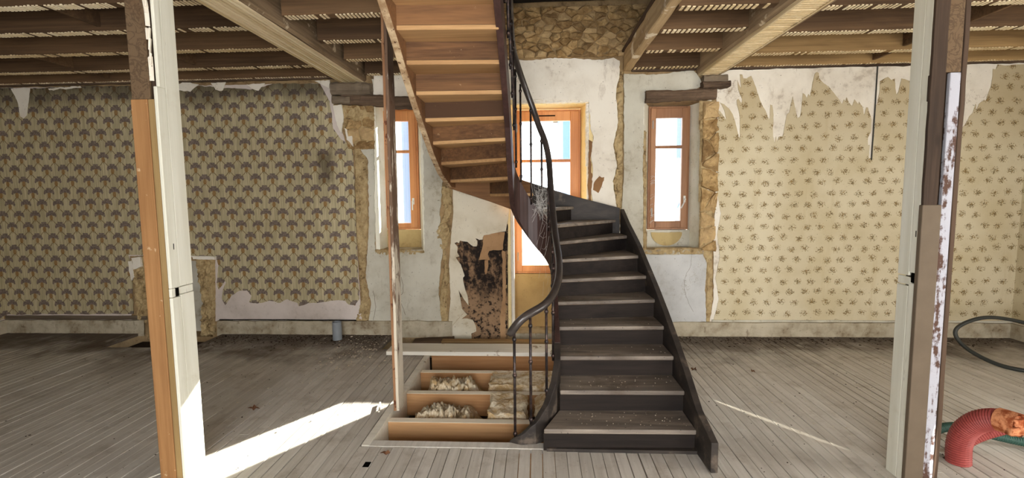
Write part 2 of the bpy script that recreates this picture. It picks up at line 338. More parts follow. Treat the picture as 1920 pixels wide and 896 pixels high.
# ------------------------------------------------------------------ mesh helpers
class MB:
    def __init__(s): s.v = []; s.f = []
    def add(s, vs, fs):
        o = len(s.v); s.v += [tuple(p) for p in vs]; s.f += [tuple(i + o for i in q) for q in fs]; return s
    def box(s, x0, x1, y0, y1, z0, z1):
        return s.add([(x0, y0, z0), (x1, y0, z0), (x1, y1, z0), (x0, y1, z0), (x0, y0, z1), (x1, y0, z1), (x1, y1, z1), (x0, y1, z1)],
                     [(3, 2, 1, 0), (4, 5, 6, 7), (0, 1, 5, 4), (1, 2, 6, 5), (2, 3, 7, 6), (3, 0, 4, 7)])
    def prism(s, pts, lo, hi):                       # pts: plan polygon (x, y) ccw; lo/hi floats or per-vertex lists
        n = len(pts); L = lo if isinstance(lo, list) else [lo] * n; Hh = hi if isinstance(hi, list) else [hi] * n
        a = [(p[0], p[1], L[i]) for i, p in enumerate(pts)] + [(p[0], p[1], Hh[i]) for i, p in enumerate(pts)]
        return s.add(a, [tuple(range(n - 1, -1, -1)), tuple(range(n, 2 * n))] + [(i, (i + 1) % n, n + (i + 1) % n, n + i) for i in range(n)])
    def tube(s, path, r, n=8, cap=True, squash=1.0):
        P = [Vector(p) for p in path]; R = r if isinstance(r, list) else [r] * len(P); vs = []; up = None
        for i, p in enumerate(P):
            t = (P[min(i + 1, len(P) - 1)] - P[max(i - 1, 0)]).normalized()
            if up is None: up = Vector((0, 0, 1)) if abs(t.z) < 0.9 else Vector((0, 1, 0))
            a = t.cross(up)
            if a.length < 1e-4: a = t.cross(Vector((1, 0.3, 0)))
            a.normalize(); b = a.cross(t).normalized(); up = b
            vs += [p + (a * math.cos(k * 2 * math.pi / n) + b * (squash * math.sin(k * 2 * math.pi / n))) * R[i] for k in range(n)]
        m = len(P); fs = [(i * n + k, i * n + (k + 1) % n, (i + 1) * n + (k + 1) % n, (i + 1) * n + k) for i in range(m - 1) for k in range(n)]
        if cap: fs += [tuple(range(n - 1, -1, -1)), tuple((m - 1) * n + k for k in range(n))]
        return s.add(vs, fs)
    def beam(s, p0, p1, w, h, seg=10, amp=0.006, freq=5.0, cham=0.12, up=(0, 0, 1), seed=0.0):  # rough-hewn timber
        p0, p1 = Vector(p0), Vector(p1); t = (p1 - p0).normalized(); a = t.cross(Vector(up)).normalized(); b = a.cross(t)
        c = cham * min(w, h); W2, H2 = w / 2, h / 2
        cs = [(-W2 + c, -H2), (W2 - c, -H2), (W2, -H2 + c), (W2, H2 - c), (W2 - c, H2), (-W2 + c, H2), (-W2, H2 - c), (-W2, -H2 + c)]
        vs = []
        for i in range(seg + 1):
            q = p0.lerp(p1, i / seg)
            for x, y in cs:
                v = q + a * x + b * y
                vs.append(v + noise.noise_vector(v * freq + Vector((seed, seed * 2, 0))) * amp)
        fs = [(i * 8 + k, i * 8 + (k + 1) % 8, (i + 1) * 8 + (k + 1) % 8, (i + 1) * 8 + k) for i in range(seg) for k in range(8)]
        fs += [tuple(range(7, -1, -1)), tuple(seg * 8 + k for k in range(8))]
        return s.add(vs, fs)
    def build(s, name, m, parent=None, smooth=False, bevel=0.0, kind=None, label=None):
        me = bpy.data.meshes.new(name); me.from_pydata(s.v, [], s.f); me.validate(); me.update()
        bm = bmesh.new(); bm.from_mesh(me); bmesh.ops.recalc_face_normals(bm, faces=bm.faces); bm.to_mesh(me); bm.free()
        me.materials.append(MATS[m])
        if smooth:
            for p in me.polygons: p.use_smooth = True
        o = bpy.data.objects.new(name, me); COL.objects.link(o)
        if parent is not None: attach(o, parent)
        if bevel:
            b = o.modifiers.new('bevel', 'BEVEL'); b.width = bevel; b.segments = 2; b.limit_method = 'ANGLE'; b.angle_limit = math.radians(40)
        if kind: o['kind'] = kind
        if label: o['label'] = label
        return o
def attach(o, parent):
    o.parent = parent; q = parent; off = Vector((0, 0, 0))
    if parent.type == 'EMPTY': o.location = -Vector(parent.location)
    return o
def thing(name, label, cat, loc, group=None):
    o = bpy.data.objects.new(name, None); COL.objects.link(o); o.location = loc; o.empty_display_size = 0.1
    tag(o, label, cat, group); return o
def tag(o, label, cat, group=None, kind=None):
    o['label'] = label; o['category'] = cat
    if group: o['group'] = group
    if kind: o['kind'] = kind
    return o
def structure(name, label=None):
    o = bpy.data.objects.new(name, None); COL.objects.link(o); o['kind'] = 'structure'
    o['category'] = name.split('_')[0]
    o['label'] = label or name.replace('_', ' '); return o
def poly_in(pts, x, y):
    c = False; j = len(pts) - 1
    for i in range(len(pts)):
        xi, yi = pts[i]; xj, yj = pts[j]
        if (yi > y) != (yj > y) and x < (xj - xi) * (y - yi) / (yj - yi) + xi: c = not c
        j = i
    return c
def smooth_path(P, n=4):
    out = []
    for i in range(len(P) - 1):
        p0, p1, p2, p3 = P[max(i - 1, 0)], P[i], P[i + 1], P[min(i + 2, len(P) - 1)]
        for k in range(n):
            t = k / n; out.append(0.5 * ((2 * p1) + (p2 - p0) * t + (2 * p0 - 5 * p1 + 4 * p2 - p3) * t * t + (3 * p1 - p0 - 3 * p2 + p3) * t ** 3))
    return out + [P[-1]]
WALL = 5.80
def marks(pts, Y=WALL):
    return [(p.x, p.z) for p in (onY(a, b, Y) for a, b in pts)]
def zoomed(pts, ox, oy, s): return [(ox + a / s, oy + b / s) for a, b in pts]
def sheet(name, pts, front, thick, m, parent, jag=0.004, stp=0.025, raw=False, label=None):   # torn sheet or plaster skin on the back wall
    P = pts if raw else marks(pts, front); Q = []
    for i, (x, z) in enumerate(P):
        x2, z2 = P[(i + 1) % len(P)]; L = math.hypot(x2 - x, z2 - z); n = max(1, min(60, int(L / stp)))
        for k in range(n):
            t = k / n; a, b = x + (x2 - x) * t, z + (z2 - z) * t
            if jag and k: 
                nv = noise.noise_vector(Vector((a * 17, b * 17, front * 9))); nw = noise.noise_vector(Vector((a * 60, b * 60, 3)))
                a += (nv.x * 1.6 + nw.x * 0.8) * jag; b += (nv.y * 1.6 + nw.y * 0.8) * jag
            Q.append((a, b))
    n = len(Q); mb = MB()
    mb.add([(a, front, b) for a, b in Q] + [(a, front + thick, b) for a, b in Q],
           [tuple(range(n))] + [(i, n + i, n + (i + 1) % n, (i + 1) % n) for i in range(n)])
    return mb.build(name, m, parent, label=label)
def rubble(name, pts, amp, m, parent, cell=0.016, base=WALL, freq=14.0, raw=False, label=None):   # bumpy patch of exposed masonry
    P = pts if raw else marks(pts, base - amp * 0.5); xs = [p[0] for p in P]; zs = [p[1] for p in P]
    x0, z0 = min(xs), min(zs); nx = int((max(xs) - x0) / cell) + 2; nzz = int((max(zs) - z0) / cell) + 2
    inside = [[poly_in(P, x0 + (i + .5) * cell, z0 + (j + .5) * cell) for j in range(nzz)] for i in range(nx)]
    idx = {}; vs = []; fs = []
    def vid(i, j):
        if (i, j) not in idx:
            full = all(0 <= a < nx and 0 <= b < nzz and inside[a][b] for a in (i - 1, i) for b in (j - 1, j))
            q = Vector((x0 + i * cell, 0, z0 + j * cell)); jv = noise.noise_vector(q * 40) * cell * 0.35
            h = 0.55 + 0.45 * noise.noise(q * freq) + 0.35 * noise.noise(q * freq * 2.7) if full else -0.15
            idx[(i, j)] = len(vs); vs.append((q.x + jv.x, base - amp * max(-0.15, h), q.z + jv.z))
        return idx[(i, j)]
    for i in range(nx):
        for j in range(nzz):
            if inside[i][j]: fs.append((vid(i, j), vid(i + 1, j), vid(i + 1, j + 1), vid(i, j + 1)))
    return MB().add(vs, fs).build(name, m, parent, label=label)
def stone(name, x0, x1, z0, z1, depth, parent, m='stone', base=WALL, seed=0):       # one rubble stone set in the wall
    vs = []; fs = []; nx, nzz = 4, 3
    for i in range(nx + 1):
        for j in range(nzz + 1):
            u, w = i / nx, j / nzz; du, dw = abs(u - .5) * 2, abs(w - .5) * 2
            edge = max(du, dw) > 0.99
            ux = (u - .5) * (1 - 0.12 * dw * dw) + .5; wz = (w - .5) * (1 - 0.15 * du * du) + .5
            p = Vector((x0 + (x1 - x0) * ux, 0, z0 + (z1 - z0) * wz)); jv = noise.noise_vector(p * 11 + Vector((seed, 0, 0))) * 0.012
            d = -0.02 if edge else depth * (0.7 + 0.5 * noise.noise(p * 16 + Vector((0, seed, 0))))
            vs.append((p.x + jv.x, base - d, p.z + jv.z))
    for i in range(nx):
        for j in range(nzz):
            a = i * (nzz + 1) + j; fs.append((a, a + nzz + 1, a + nzz + 2, a + 1))
    return MB().add(vs, fs).build(name, m, parent)

# ================================================================== LARGE STRUCTURE
XL, XR, YB = -6.85, 5.45, -2.45
# ------------------------------------------------------------------ back wall
wall = structure('wall_back', 'stripped stone back wall with three windows')
mb = MB(); TOP = 4.6; OUT = 6.24
def col(x0, x1, spans):
    for z0, z1 in spans: mb.box(x0, x1, WALL, OUT, z0, z1)
FIRE = (-4.86, -4.12, -0.05, 0.92)
LW = (-1.975, -1.39, 1.03, 2.80); CW = (-0.315, 0.60, 0.0, 2.79); RW = (1.235, 1.945, 1.02, 2.76)
edges = [XL - .3, FIRE[0], FIRE[1], LW[0], LW[1], CW[0], CW[1], RW[0], RW[1], XR + .3]
col(edges[0], edges[1], [(-.4, TOP)])
mb.box(FIRE[0], FIRE[1], WALL, OUT, FIRE[3], TOP); mb.box(FIRE[0], FIRE[1], 6.15, OUT, -.4, FIRE[3]); mb.box(FIRE[0], FIRE[1], WALL, 6.15, -.4, -.05)
for a, b, o in ((edges[3], edges[4], LW), (edges[5], edges[6], CW), (edges[7], edges[8], RW)):
    col(a, b, [(-.4, o[2]), (o[3], TOP)])
for a, b in ((edges[2], edges[3]), (edges[4], edges[5]), (edges[6], edges[7]), (edges[8], edges[9])): col(a, b, [(-.4, TOP)])
mb.build('masonry_core', 'masonry', wall)
# plaster skins and papers, outlines surveyed from the photograph
sheet('plaster_backing', [(-40, 165), (330, 161), (560, 157), (626, 156), (626, 195), (646, 262), (662, 300), (668, 450), (678, 602), (404, 602), (404, 482), (242, 480), (246, 602), (-40, 602)], 5.786, .014, 'plaster_pink', wall)
torn = zoomed([(100, 100), (92, 170), (100, 190), (122, 158), (128, 162), (116, 190), (112, 225), (124, 248), (146, 214), (166, 200), (186, 193), (206, 193), (223, 213), (214, 238), (246, 242), (290, 231), (330, 240), (358, 226), (396, 240), (400, 252), (442, 240), (480, 238), (540, 230), (575, 232), (588, 246), (612, 250)], 360, 448, 2)
sheet('damask_wallpaper', [(-40, 164), (60, 166), (160, 161), (232, 161), (330, 159), (390, 162), (470, 168), (520, 156), (600, 157), (618, 190), (624, 240), (640, 262), (660, 275), (664, 330), (668, 450), (674, 560)] + torn[::-1] + [(405, 484), (396, 480), (300, 478), (240, 478), (246, 500), (250, 588), (-40, 590)], 5.780, .006, 'wallpaper_damask', wall, jag=.006)
sheet('peeled_patch', [(20, 166), (56, 165), (53, 192), (50, 216), (44, 222), (38, 218), (34, 195), (28, 180)], 5.776, .004, 'plaster_white', wall)
for pts in ([(320, 165), (345, 152), (372, 158), (356, 172)], [(395, 155), (424, 152), (416, 170), (404, 168)], [(462, 158), (496, 156), (484, 170), (472, 166)], [(590, 152), (618, 150), (617, 165), (606, 160)], [(90, 166), (150, 161), (152, 164), (92, 169)]):
    sheet('plaster_scrap', pts, 5.772, .012, 'plaster_white', wall, jag=.008)
rubble('mortar_strip', [(664, 275), (680, 275), (688, 300), (690, 420), (684, 520), (694, 570), (690, 604), (664, 606), (676, 560), (668, 450), (664, 340)], .03, 'mortar', wall)
rubble('mortar_strip', [(616, 152), (702, 178), (702, 282), (664, 282), (662, 250), (640, 240), (624, 200)], .03, 'mortar', wall)
sheet('plaster_scrap', [(624, 198), (640, 196), (644, 220), (640, 250), (632, 235)], 5.76, .02, 'plaster_white', wall, jag=.006)
sheet('plaster_scrap', [(646, 240), (660, 250), (662, 275), (650, 262)], 5.762, .02, 'plaster_white', wall, jag=.006)
sheet('pier_plaster', [(676, 280), (701, 278), (703, 470), (716, 474), (780, 473), (796, 474), (794, 300), (788, 200), (830, 200), (830, 340), (824, 400), (830, 470), (822, 540), (828, 606), (690, 606), (696, 570), (686, 520), (692, 420), (690, 300)], 5.778, .022, 'plaster_grey', wall, jag=.007)
sheet('pier_plaster', [(697, 148), (760, 146), (760, 182), (722, 180), (712, 176), (700, 170)], 5.778, .022, 'plaster_grey', wall)
rubble('mortar_strip', [(824, 346), (846, 350), (848, 400), (840, 415), (846, 440), (836, 470), (842, 520), (838, 560), (842, 632), (826, 632), (822, 560), (832, 500), (826, 470), (815, 440), (824, 415), (832, 400)], .035, 'mortar', wall)
rubble('mortar_clod', [(822, 420), (838, 414), (846, 432), (836, 452), (824, 450), (815, 436)], .055, 'mortar', wall)
cream = zoomed([(262, 850), (258, 795), (296, 778), (292, 735), (270, 693), (225, 680), (185, 685), (228, 650), (205, 625), (190, 610), (175, 520), (163, 460), (195, 520), (238, 580), (232, 520), (205, 430), (195, 370), (208, 355), (180, 270), (140, 215), (168, 205), (150, 175), (155, 135), (130, 105), (150, 97), (165, 105), (172, 85), (230, 95), (275, 130), (300, 130), (305, 90), (290, 68), (320, 80), (345, 78), (355, 45), (430, 30), (516, 15)], 820, 430, 4.07)
sheet('mould_stained_wall', [(846, 440), (952, 420), (952, 640), (860, 640)], 5.786, .014, 'mould_wall', wall)
sheet('cream_boarding', [(838, 640)] + [(846, 560), (840, 480), (852, 440), (846, 340), (955, 340), (951, 400)] [0:0] + [(845, 560), (842, 500), (846, 440), (850, 400), (848, 330), (958, 330), (955, 396), (948, 434)] + cream[::-1], 5.774, .012, 'plaster_cream', wall, jag=.004)
sheet('torn_lining', zoomed([(355, 45), (430, 30), (515, 20), (505, 90), (500, 155), (395, 165), (385, 190), (400, 235), (360, 230), (315, 235), (330, 180), (345, 130)], 820, 430, 4.07), 5.768, .006, 'tan_paper', wall, jag=.006)
sheet('torn_lining', zoomed([(362, 235), (388, 235), (384, 300), (370, 345), (360, 320)], 820, 430, 4.07), 5.772, .006, 'tan_paper', wall, jag=.006)
sheet('torn_lining', zoomed([(495, 160), (520, 170), (520, 845), (480, 845), (478, 660), (500, 520)], 820, 430, 4.07), 5.776, .008, 'tan_paper', wall, jag=.008)
rubble('mortar_strip', [(946, 400), (953, 398), (952, 634), (947, 632), (944, 560), (950, 480)], .02, 'mortar', wall, cell=.012)
# plaster round the middle window
sheet('middle_plaster', [(700, 110), (960, 112), (1000, 113), (1040, 108), (1085, 110), (1120, 112), (1150, 108), (1162, 114), (1162, 135), (1155, 180), (1159, 230), (1150, 270), (1157, 310), (1149, 340), (1156, 385), (1162, 420), (1160, 560), (1104, 560), (1104, 400), (1113, 392), (1108, 350), (1112, 320), (1108, 290), (1113, 255), (1107, 240), (1104, 188), (700, 186)], 5.776, .024, 'plaster_white', wall, jag=.008)
sheet('brown_scar', [(1114, 342), (1124, 330), (1133, 332), (1128, 350), (1122, 362), (1112, 356)], 5.772, .005, 'scar', wall, jag=.012)
sheet('brown_scar', [(1104, 262), (1111, 266), (1107, 300), (1111, 340), (1106, 392), (1102, 392)], 5.774, .02, 'scar', wall, jag=.008)
rubble('broken_edge', [(962, 186), (1106, 184), (1106, 193), (962, 195)], .03, 'plaster_white', wall, cell=.012)
rubble('broken_edge', [(1098, 193), (1106, 193), (1106, 400), (1099, 400)], .03, 'plaster_white', wall, cell=.012)
rubble('mortar_strip', [(1160, 132), (1170, 132), (1171, 220), (1168, 330), (1170, 420), (1160, 420), (1154, 385), (1148, 340), (1156, 310), (1149, 270), (1158, 230), (1154, 180)], .04, 'mortar', wall)
# right pier
sheet('pier_plaster', [(1170, 138), (1230, 140), (1300, 131), (1312, 146), (1318, 160), (1300, 170), (1220, 174), (1211, 182), (1208, 190), (1206, 300), (1206, 472), (1212, 477), (1212, 606), (1150, 606), (1164, 420), (1170, 330)], 5.778, .022, 'plaster_grey', wall, jag=.006)
sheet('under_window_plaster', [(1212, 477), (1260, 478), (1318, 477), (1325, 492), (1322, 540), (1324, 603), (1212, 606)], 5.777, .023, 'plaster_blue', wall, jag=.005)
rubble('mortar_strip', [(1205, 244), (1213, 246), (1213, 472), (1204, 472)], .03, 'mortar', wall, cell=.012)
rubble('sill_edge', [(1206, 466), (1318, 464), (1320, 477), (1206, 478)], .035, 'mortar', wall, cell=.012)
rubble('sill_edge', [(700, 468), (796, 468), (796, 476), (770, 478), (744, 474), (720, 482), (702, 474)], .045, 'mortar', wall, cell=.012)
rubble('mortar_strip', [(1312, 188), (1342, 186), (1344, 240), (1340, 330), (1336, 470), (1338, 560), (1332, 628), (1322, 628), (1326, 500), (1318, 476), (1310, 470), (1312, 330)], .02, 'mortar', wall)
a_, b_ = onY(1319, 190, 5.77), onY(1343, 470, 5.77); QUOIN_R = (a_.x, b_.x, b_.z, a_.z)
a_, b_ = onY(646, 192, 5.77), onY(702, 279, 5.77); QUOIN_L = (a_.x, b_.x, b_.z, a_.z)
# right-hand wallpaper over white plaster
sheet('plaster_backing', [(1338, 142), (1362, 130), (1440, 128), (1640, 122), (1930, 112), (1930, 606), (1330, 606), (1338, 560), (1338, 470), (1343, 330), (1346, 240), (1344, 190)], 5.786, .014, 'plaster_white', wall)
tornR = zoomed([(205, 640), (214, 560), (228, 500), (218, 455), (236, 462), (262, 500), (284, 535), (290, 528), (276, 460), (250, 405), (236, 388), (270, 402), (310, 435), (348, 490), (372, 560), (390, 640), (404, 700), (412, 690), (412, 520), (402, 460), (386, 400), (384, 365), (398, 355), (428, 396), (432, 360), (416, 320), (398, 270), (388, 190), (404, 230), (424, 262), (416, 190), (412, 138), (434, 140), (442, 172), (470, 176), (492, 160), (512, 150), (534, 200), (560, 270), (582, 340), (610, 410), (640, 460), (668, 542), (678, 520), (681, 405), (698, 412), (710, 500), (704, 600), (704, 682), (720, 745), (732, 690), (742, 735), (758, 690), (792, 684), (808, 600), (828, 490), (850, 476), (864, 400), (880, 335), (896, 420), (922, 526), (944, 512), (956, 450), (970, 305), (988, 316), (1006, 350), (1018, 312), (1034, 332), (1050, 250), (1066, 170), (1076, 130), (1092, 118), (1110, 125), (1112, 170), (1140, 205), (1180, 235), (1216, 290)], 1300, 110, 4.715)
tornR += zoomed([(60, 240), (110, 300), (150, 350), (185, 405), (200, 360), (215, 375), (225, 340), (245, 390), (275, 420), (295, 360), (330, 405), (335, 380), (365, 425), (378, 500), (400, 430), (412, 430), (425, 480), (445, 540), (440, 640), (413, 700), (415, 770), (428, 760), (420, 880), (440, 880), (456, 740), (470, 600), (480, 420), (495, 400), (515, 300), (520, 200), (560, 175), (590, 160), (620, 190), (650, 175), (655, 260), (665, 320), (685, 290), (700, 220), (710, 175), (740, 180), (900, 240), (1100, 400), (1230, 640), (1262, 592), (1275, 580), (1310, 510), (1340, 480), (1365, 400), (1370, 460), (1395, 400), (1440, 365), (1460, 370), (1480, 300), (1505, 230), (1520, 90), (1545, 95), (1560, 50), (1620, 60), (1840, 45)], 1540, 110, 4.716)
sheet('floral_wallpaper', tornR + [(1930, 604), (1338, 604), (1348, 560), (1342, 520), (1350, 480), (1345, 440), (1352, 400), (1343, 350), (1348, 300), (1341, 260)], 5.780, .006, 'wallpaper_floral', wall, jag=.003)
c0 = onY(1646, 124, 5.775); c1 = onY(1634, 300, 5.775)
MB().beam((c0.x, 5.775, c0.z), (c1.x, 5.775, c1.z), .010, .010, 8, .003).build('old_cable', 'rubber_black', wall)
# rubble stone band above the ceiling line, inside the stair well
ang = [(780, 16), (1235, 10), (1235, 108), (1170, 106), (1120, 104), (1060, 112), (780, 112)]
rubble('rubble_bed', ang, .02, 'masonry', wall, cell=.02)
def mosaic(name, x0, x1, z0, z1, n, sx, depth, parent, m='stone', base=WALL, seed=1):      # irregular stones: cells of scattered centres
    r = random.Random(seed); S_ = []
    while len(S_) < n:
        best = max(((r.uniform(x0, x1), r.uniform(z0, z1)) for _ in range(8)), key=lambda q: min([((q[0] - a) / sx) ** 2 + (q[1] - b) ** 2 for a, b in S_] or [9]))
        S_.append(best)
    for i, (cx, cz) in enumerate(S_):
        P = [(x0, z0), (x1, z0), (x1, z1), (x0, z1)]
        for j, (ox, oz) in enumerate(S_):
            if i == j or abs(ox - cx) > .9: continue
            nx, nzz = (ox - cx) / sx ** 2, oz - cz; mx_, mz_ = (ox + cx) / 2, (oz + cz) / 2; Q = []
            for a, b in zip(P, P[1:] + P[:1]):
                da = (a[0] - mx_) * nx + (a[1] - mz_) * nzz; db = (b[0] - mx_) * nx + (b[1] - mz_) * nzz
                if da <= 0: Q.append(a)
                if da * db < 0: t = da / (da - db); Q.append((a[0] + (b[0] - a[0]) * t, a[1] + (b[1] - a[1]) * t))
            P = Q
            if not P: break
        if len(P) < 3: continue
        E_ = []
        for a, b in zip(P, P[1:] + P[:1]):
            L = math.hypot(b[0] - a[0], b[1] - a[1]); k = max(1, int(L / .045)); E_ += [(a[0] + (b[0] - a[0]) * t / k, a[1] + (b[1] - a[1]) * t / k) for t in range(k)]
        d = depth * r.uniform(.45, 1.25); vs = []; tilt = r.uniform(-.25, .25)
        for f, dd in ((.97, -.014), (.92, .6), (.55, .95)):
            for a, b in E_:
                q = Vector((cx + (a - cx) * f, 0, cz + (b - cz) * f)); nv = (noise.noise_vector(q * 30 + Vector((i, 0, 0))) * .012 + noise.noise_vector(q * 75) * .008)
                vs.append((q.x + nv.x, base - d * dd - (0 if dd < 0 else nv.y + (b - cz) * tilt), q.z + nv.z))
        e = len(E_); vs.append((cx, base - d, cz))
        fs = [(l * e + k, l * e + (k + 1) % e, (l + 1) * e + (k + 1) % e, (l + 1) * e + k) for l in (0, 1) for k in range(e)] + [(2 * e + k, 2 * e + (k + 1) % e, 3 * e) for k in range(e)]
        MB().add(vs, fs).build(name, m, parent)
mosaic('quoin_stone', *QUOIN_R, 11, 1.0, .045, wall, seed=8)
mosaic('quoin_stone', *QUOIN_L, 7, 1.4, .04, wall, seed=3)
mosaic('rubble_stone', -.55, 1.42, 3.27, 3.83, 125, 1.55, .05, wall, seed=4)
# hairline cracks in the plaster
for pts in ([(1298, 476), (1294, 500), (1285, 520), (1284, 545), (1291, 566), (1300, 585)], [(1095, 150), (1099, 170), (1104, 184)], [(752, 520), (756, 545), (750, 560), (760, 590)], [(1300, 176), (1280, 172), (1250, 178)], [(1118, 116), (1140, 118), (1150, 128), (1156, 145)], [(906, 400), (900, 420), (908, 445)], [(700, 545), (704, 575), (700, 600)]):
    P = smooth_path([onY(a, b, 5.7765) for a, b in pts], 5); P = [q + noise.noise_vector(q * 25) * .006 * Vector((1, 0, 1)).length for q in P]
    MB().tube([(q.x, 5.778, q.z) for q in P], .0022, 4).build('crack', 'lintel', wall)
# timber lintels and corbels
def px_beam(name, a, b, hpx, m, seed, proud=.06):
    p, q = onY(*a, 5.76), onY(*b, 5.76); h = hpx / 910 * 5.8
    MB().beam((p.x, 5.83 - proud, p.z), (q.x, 5.83 - proud, q.z), .12, h, 26, .013, 15, .2, seed=seed).build(name, m, wall)
px_beam('timber_lintel', (1210, 182), (1342, 176), 19, 'lintel', 1)
px_beam('timber_lintel', (642, 186), (735, 190), 20, 'lintel', 2)
px_beam('timber_lintel', (735, 192), (800, 194), 22, 'lintel', 3)
px_beam('timber_corbel', (1316, 151), (1361, 149), 13, 'beam_grey', 4, .09)
px_beam('timber_corbel', (1314, 162), (1364, 160), 11, 'lintel', 5, .1)
px_beam('timber_corbel', (624, 168), (698, 168), 22, 'beam_grey', 6, .09)
px_beam('timber_corbel', (626, 188), (660, 189), 13, 'beam_grey', 7, .08)
# walled-up hearth with broken jambs
rubble('broken_jamb', [(366, 484), (402, 484), (403, 560), (400, 600), (404, 630), (374, 632), (376, 560), (368, 520)], .06, 'mortar', wall)
rubble('broken_jamb', [(246, 482), (268, 478), (300, 480), (300, 500), (276, 502), (272, 610), (258, 600), (252, 560)], .06, 'mortar', wall)
sheet('plaster_scrap', [(360, 480), (402, 481), (402, 487), (362, 486)], 5.74, .06, 'plaster_white', wall)
sheet('plaster_scrap', [(246, 484), (262, 482), (264, 500), (250, 505)], 5.74, .03, 'plaster_white', wall, jag=.01)
sheet('plaster_scrap', [(240, 490), (247, 488), (251, 520), (246, 526), (242, 510)], 5.76, .02, 'plaster_white', wall, jag=.006)
MB().box(-4.86, -4.12, 6.05, 6.15, -.05, .92).build('hearth_back', 'plaster_grey', wall)

# ------------------------------------------------------------------ plinth along the back wall
base = structure('baseboard_back', 'crumbling plaster plinth along the back wall')
def plinth(x0, x1, z1):
    n = int((x1 - x0) / .05) + 1; vs = []; fs = []
    for i in range(n + 1):
        x = x0 + (x1 - x0) * i / n
        for j, (zz, yy) in enumerate(((-.03, 5.745), (.06, 5.752), (.12, 5.75), (z1, 5.755), (z1 + .004, 5.81))):
            q = noise.noise_vector(Vector((x * 9, zz * 9, 1.0))); q2 = noise.noise(Vector((x * 31, zz * 31, 5)))
            vs.append((x, yy + q.y * .010 + q2 * .006 if j < 4 else yy, zz + (q.z * .008 if j > 2 else 0)))
    for i in range(n):
        for j in range(4): a = i * 5 + j; fs.append((a, a + 5, a + 6, a + 1))
    MB().add(vs, fs).build('plinth', 'plinth', base)
plinth(XL, -4.98, .165); plinth(-4.02, -2.12, .165); plinth(-2.12, -1.05, .17); plinth(.75, 1.98, .165); plinth(1.98, XR, .165)
for x0, x1, mm in ((XL, -4.95, 'beam_grey'), (-4.0, -2.25, 'dark_hole'), (2.06, XR, 'plaster_grey')):
    h = .05 if mm == 'beam_grey' else .022 if mm == 'plaster_grey' else .008
    MB().beam((x0, 5.775, .172 + h / 2), (x1, 5.775, .172 + h / 2), .02, h, 24, .004).build('plinth_moulding', mm, base)

# ------------------------------------------------------------------ side walls, front facade, attic shell
wl = structure('wall_left', 'damask papered left wall'); MB().box(XL - .3, XL, YB, WALL, .0, TOP).build('masonry_core', 'plaster_pink', wl)
MB().box(XL, XL + .008, YB, WALL, .18, 3.08).build('damask_wallpaper', 'wallpaper_damask', wl)
MB().box(XL, XL + .04, YB, WALL, .0, .17).build('plinth', 'plinth', wl)
wr = structure('wall_right', 'floral papered right wall')
MB().box(XR, XR + .3, YB, WALL, 0, .7).box(XR, XR + .3, YB, .95, .7, 2.5).box(XR, XR + .3, 2.25, WALL, .7, 2.5).box(XR, XR + .3, YB, WALL, 2.5, TOP).build('masonry_core', 'plaster_white', wr)
MB().box(XR - .008, XR, 2.3, WALL, .18, 3.09).build('floral_wallpaper', 'wallpaper_floral', wr)
MB().box(XR - .04, XR, YB, WALL, .0, .17).build('plinth', 'plinth', wr)
wf = structure('wall_front', 'front facade wall behind the viewpoint')
f = MB(); xs = [XL - .3, -1.45, 1.25, 3.15, 4.65, XR + .3]
for i in range(5):
    if i in (1, 3):
        f.box(xs[i], xs[i + 1], YB - .3, YB, 0, .35); f.box(xs[i], xs[i + 1], YB - .3, YB, 2.75, TOP)
    else: f.box(xs[i], xs[i + 1], YB - .3, YB, 0, TOP)
f.build('masonry_core', 'plaster_white', wf)
at = structure('roof', 'dark attic roof boarding over the stair well')
MB().box(XL - .3, XR + .3, YB - .3, OUT, TOP, TOP + .1).build('roof_boarding', 'attic', at)
MB().beam((-1.6, 5.6, 3.98), (2.2, 5.6, 3.98), .28, .24, 16, .012).build('wall_plate', 'attic', at)
for x in (-.75, -.05, .62, 1.3): MB().beam((x, 5.45, 4.0), (x, 2.6, 4.45), .09, .14, 6, .006).build('rafter', 'attic', at)

# ------------------------------------------------------------------ floor: narrow boards, open bay with joists
floor = structure('floor', 'worn grey floorboards of the upper room')
MB().box(XL - .3, XR + .3, YB - .3, 1.0, -.05, -.002).build('board_ground', 'floorboard', floor)
MB().box(XL - .3, XR + .3, .9, OUT, -.42, -.30).build('soil_bed', 'soil', floor)
PW = .0781; x = XL; HOLE = (-1.19, .75, 3.11, 5.8); i = 0
def plank(x0, x1, y0, y1):
    dz = random.uniform(-.0015, .0015); g = random.choice((.0014, .0016, .002, .0024, .004))
    a, b = x0 + g, x1 - g; c = .0018
    vs = []
    for yy in (y0 + .001, y1 - .001):
        vs += [(a, yy, -.03), (b, yy, -.03), (b, yy, dz - c), (b - c, yy, dz), (a + c, yy, dz), (a, yy, dz - c)]
    MB().add(vs, [(0, 1, 7, 6), (1, 2, 8, 7), (2, 3, 9, 8), (3, 4, 10, 9), (4, 5, 11, 10), (5, 0, 6, 11), (5, 4, 3, 2, 1, 0), (6, 7, 8, 9, 10, 11)]).build('plank', 'floorboard', floor)
while x < XR - .01:
    x1 = min(x + PW, XR); cx = (x + x1) / 2; spans = [(1.0, 5.76)]
    if HOLE[0] < cx < HOLE[1]: spans = [(1.0, HOLE[2])]
    elif -1.62 < cx < HOLE[0]: spans = [(1.0, 5.0)]
    elif -1.75 < cx <= -1.62: spans = [(1.0, 5.2)]
    elif -5.05 < cx < -3.98: spans = [(1.0, 5.2)]
    for y0, y1 in spans:
        if y1 - y0 > 3 and random.random() < .45:
            j = random.uniform(y0 + .9, y1 - .8); plank(x, x1, y0, j); plank(x, x1, j, y1)
        else: plank(x, x1, y0, y1)
    x = x1; i += 1
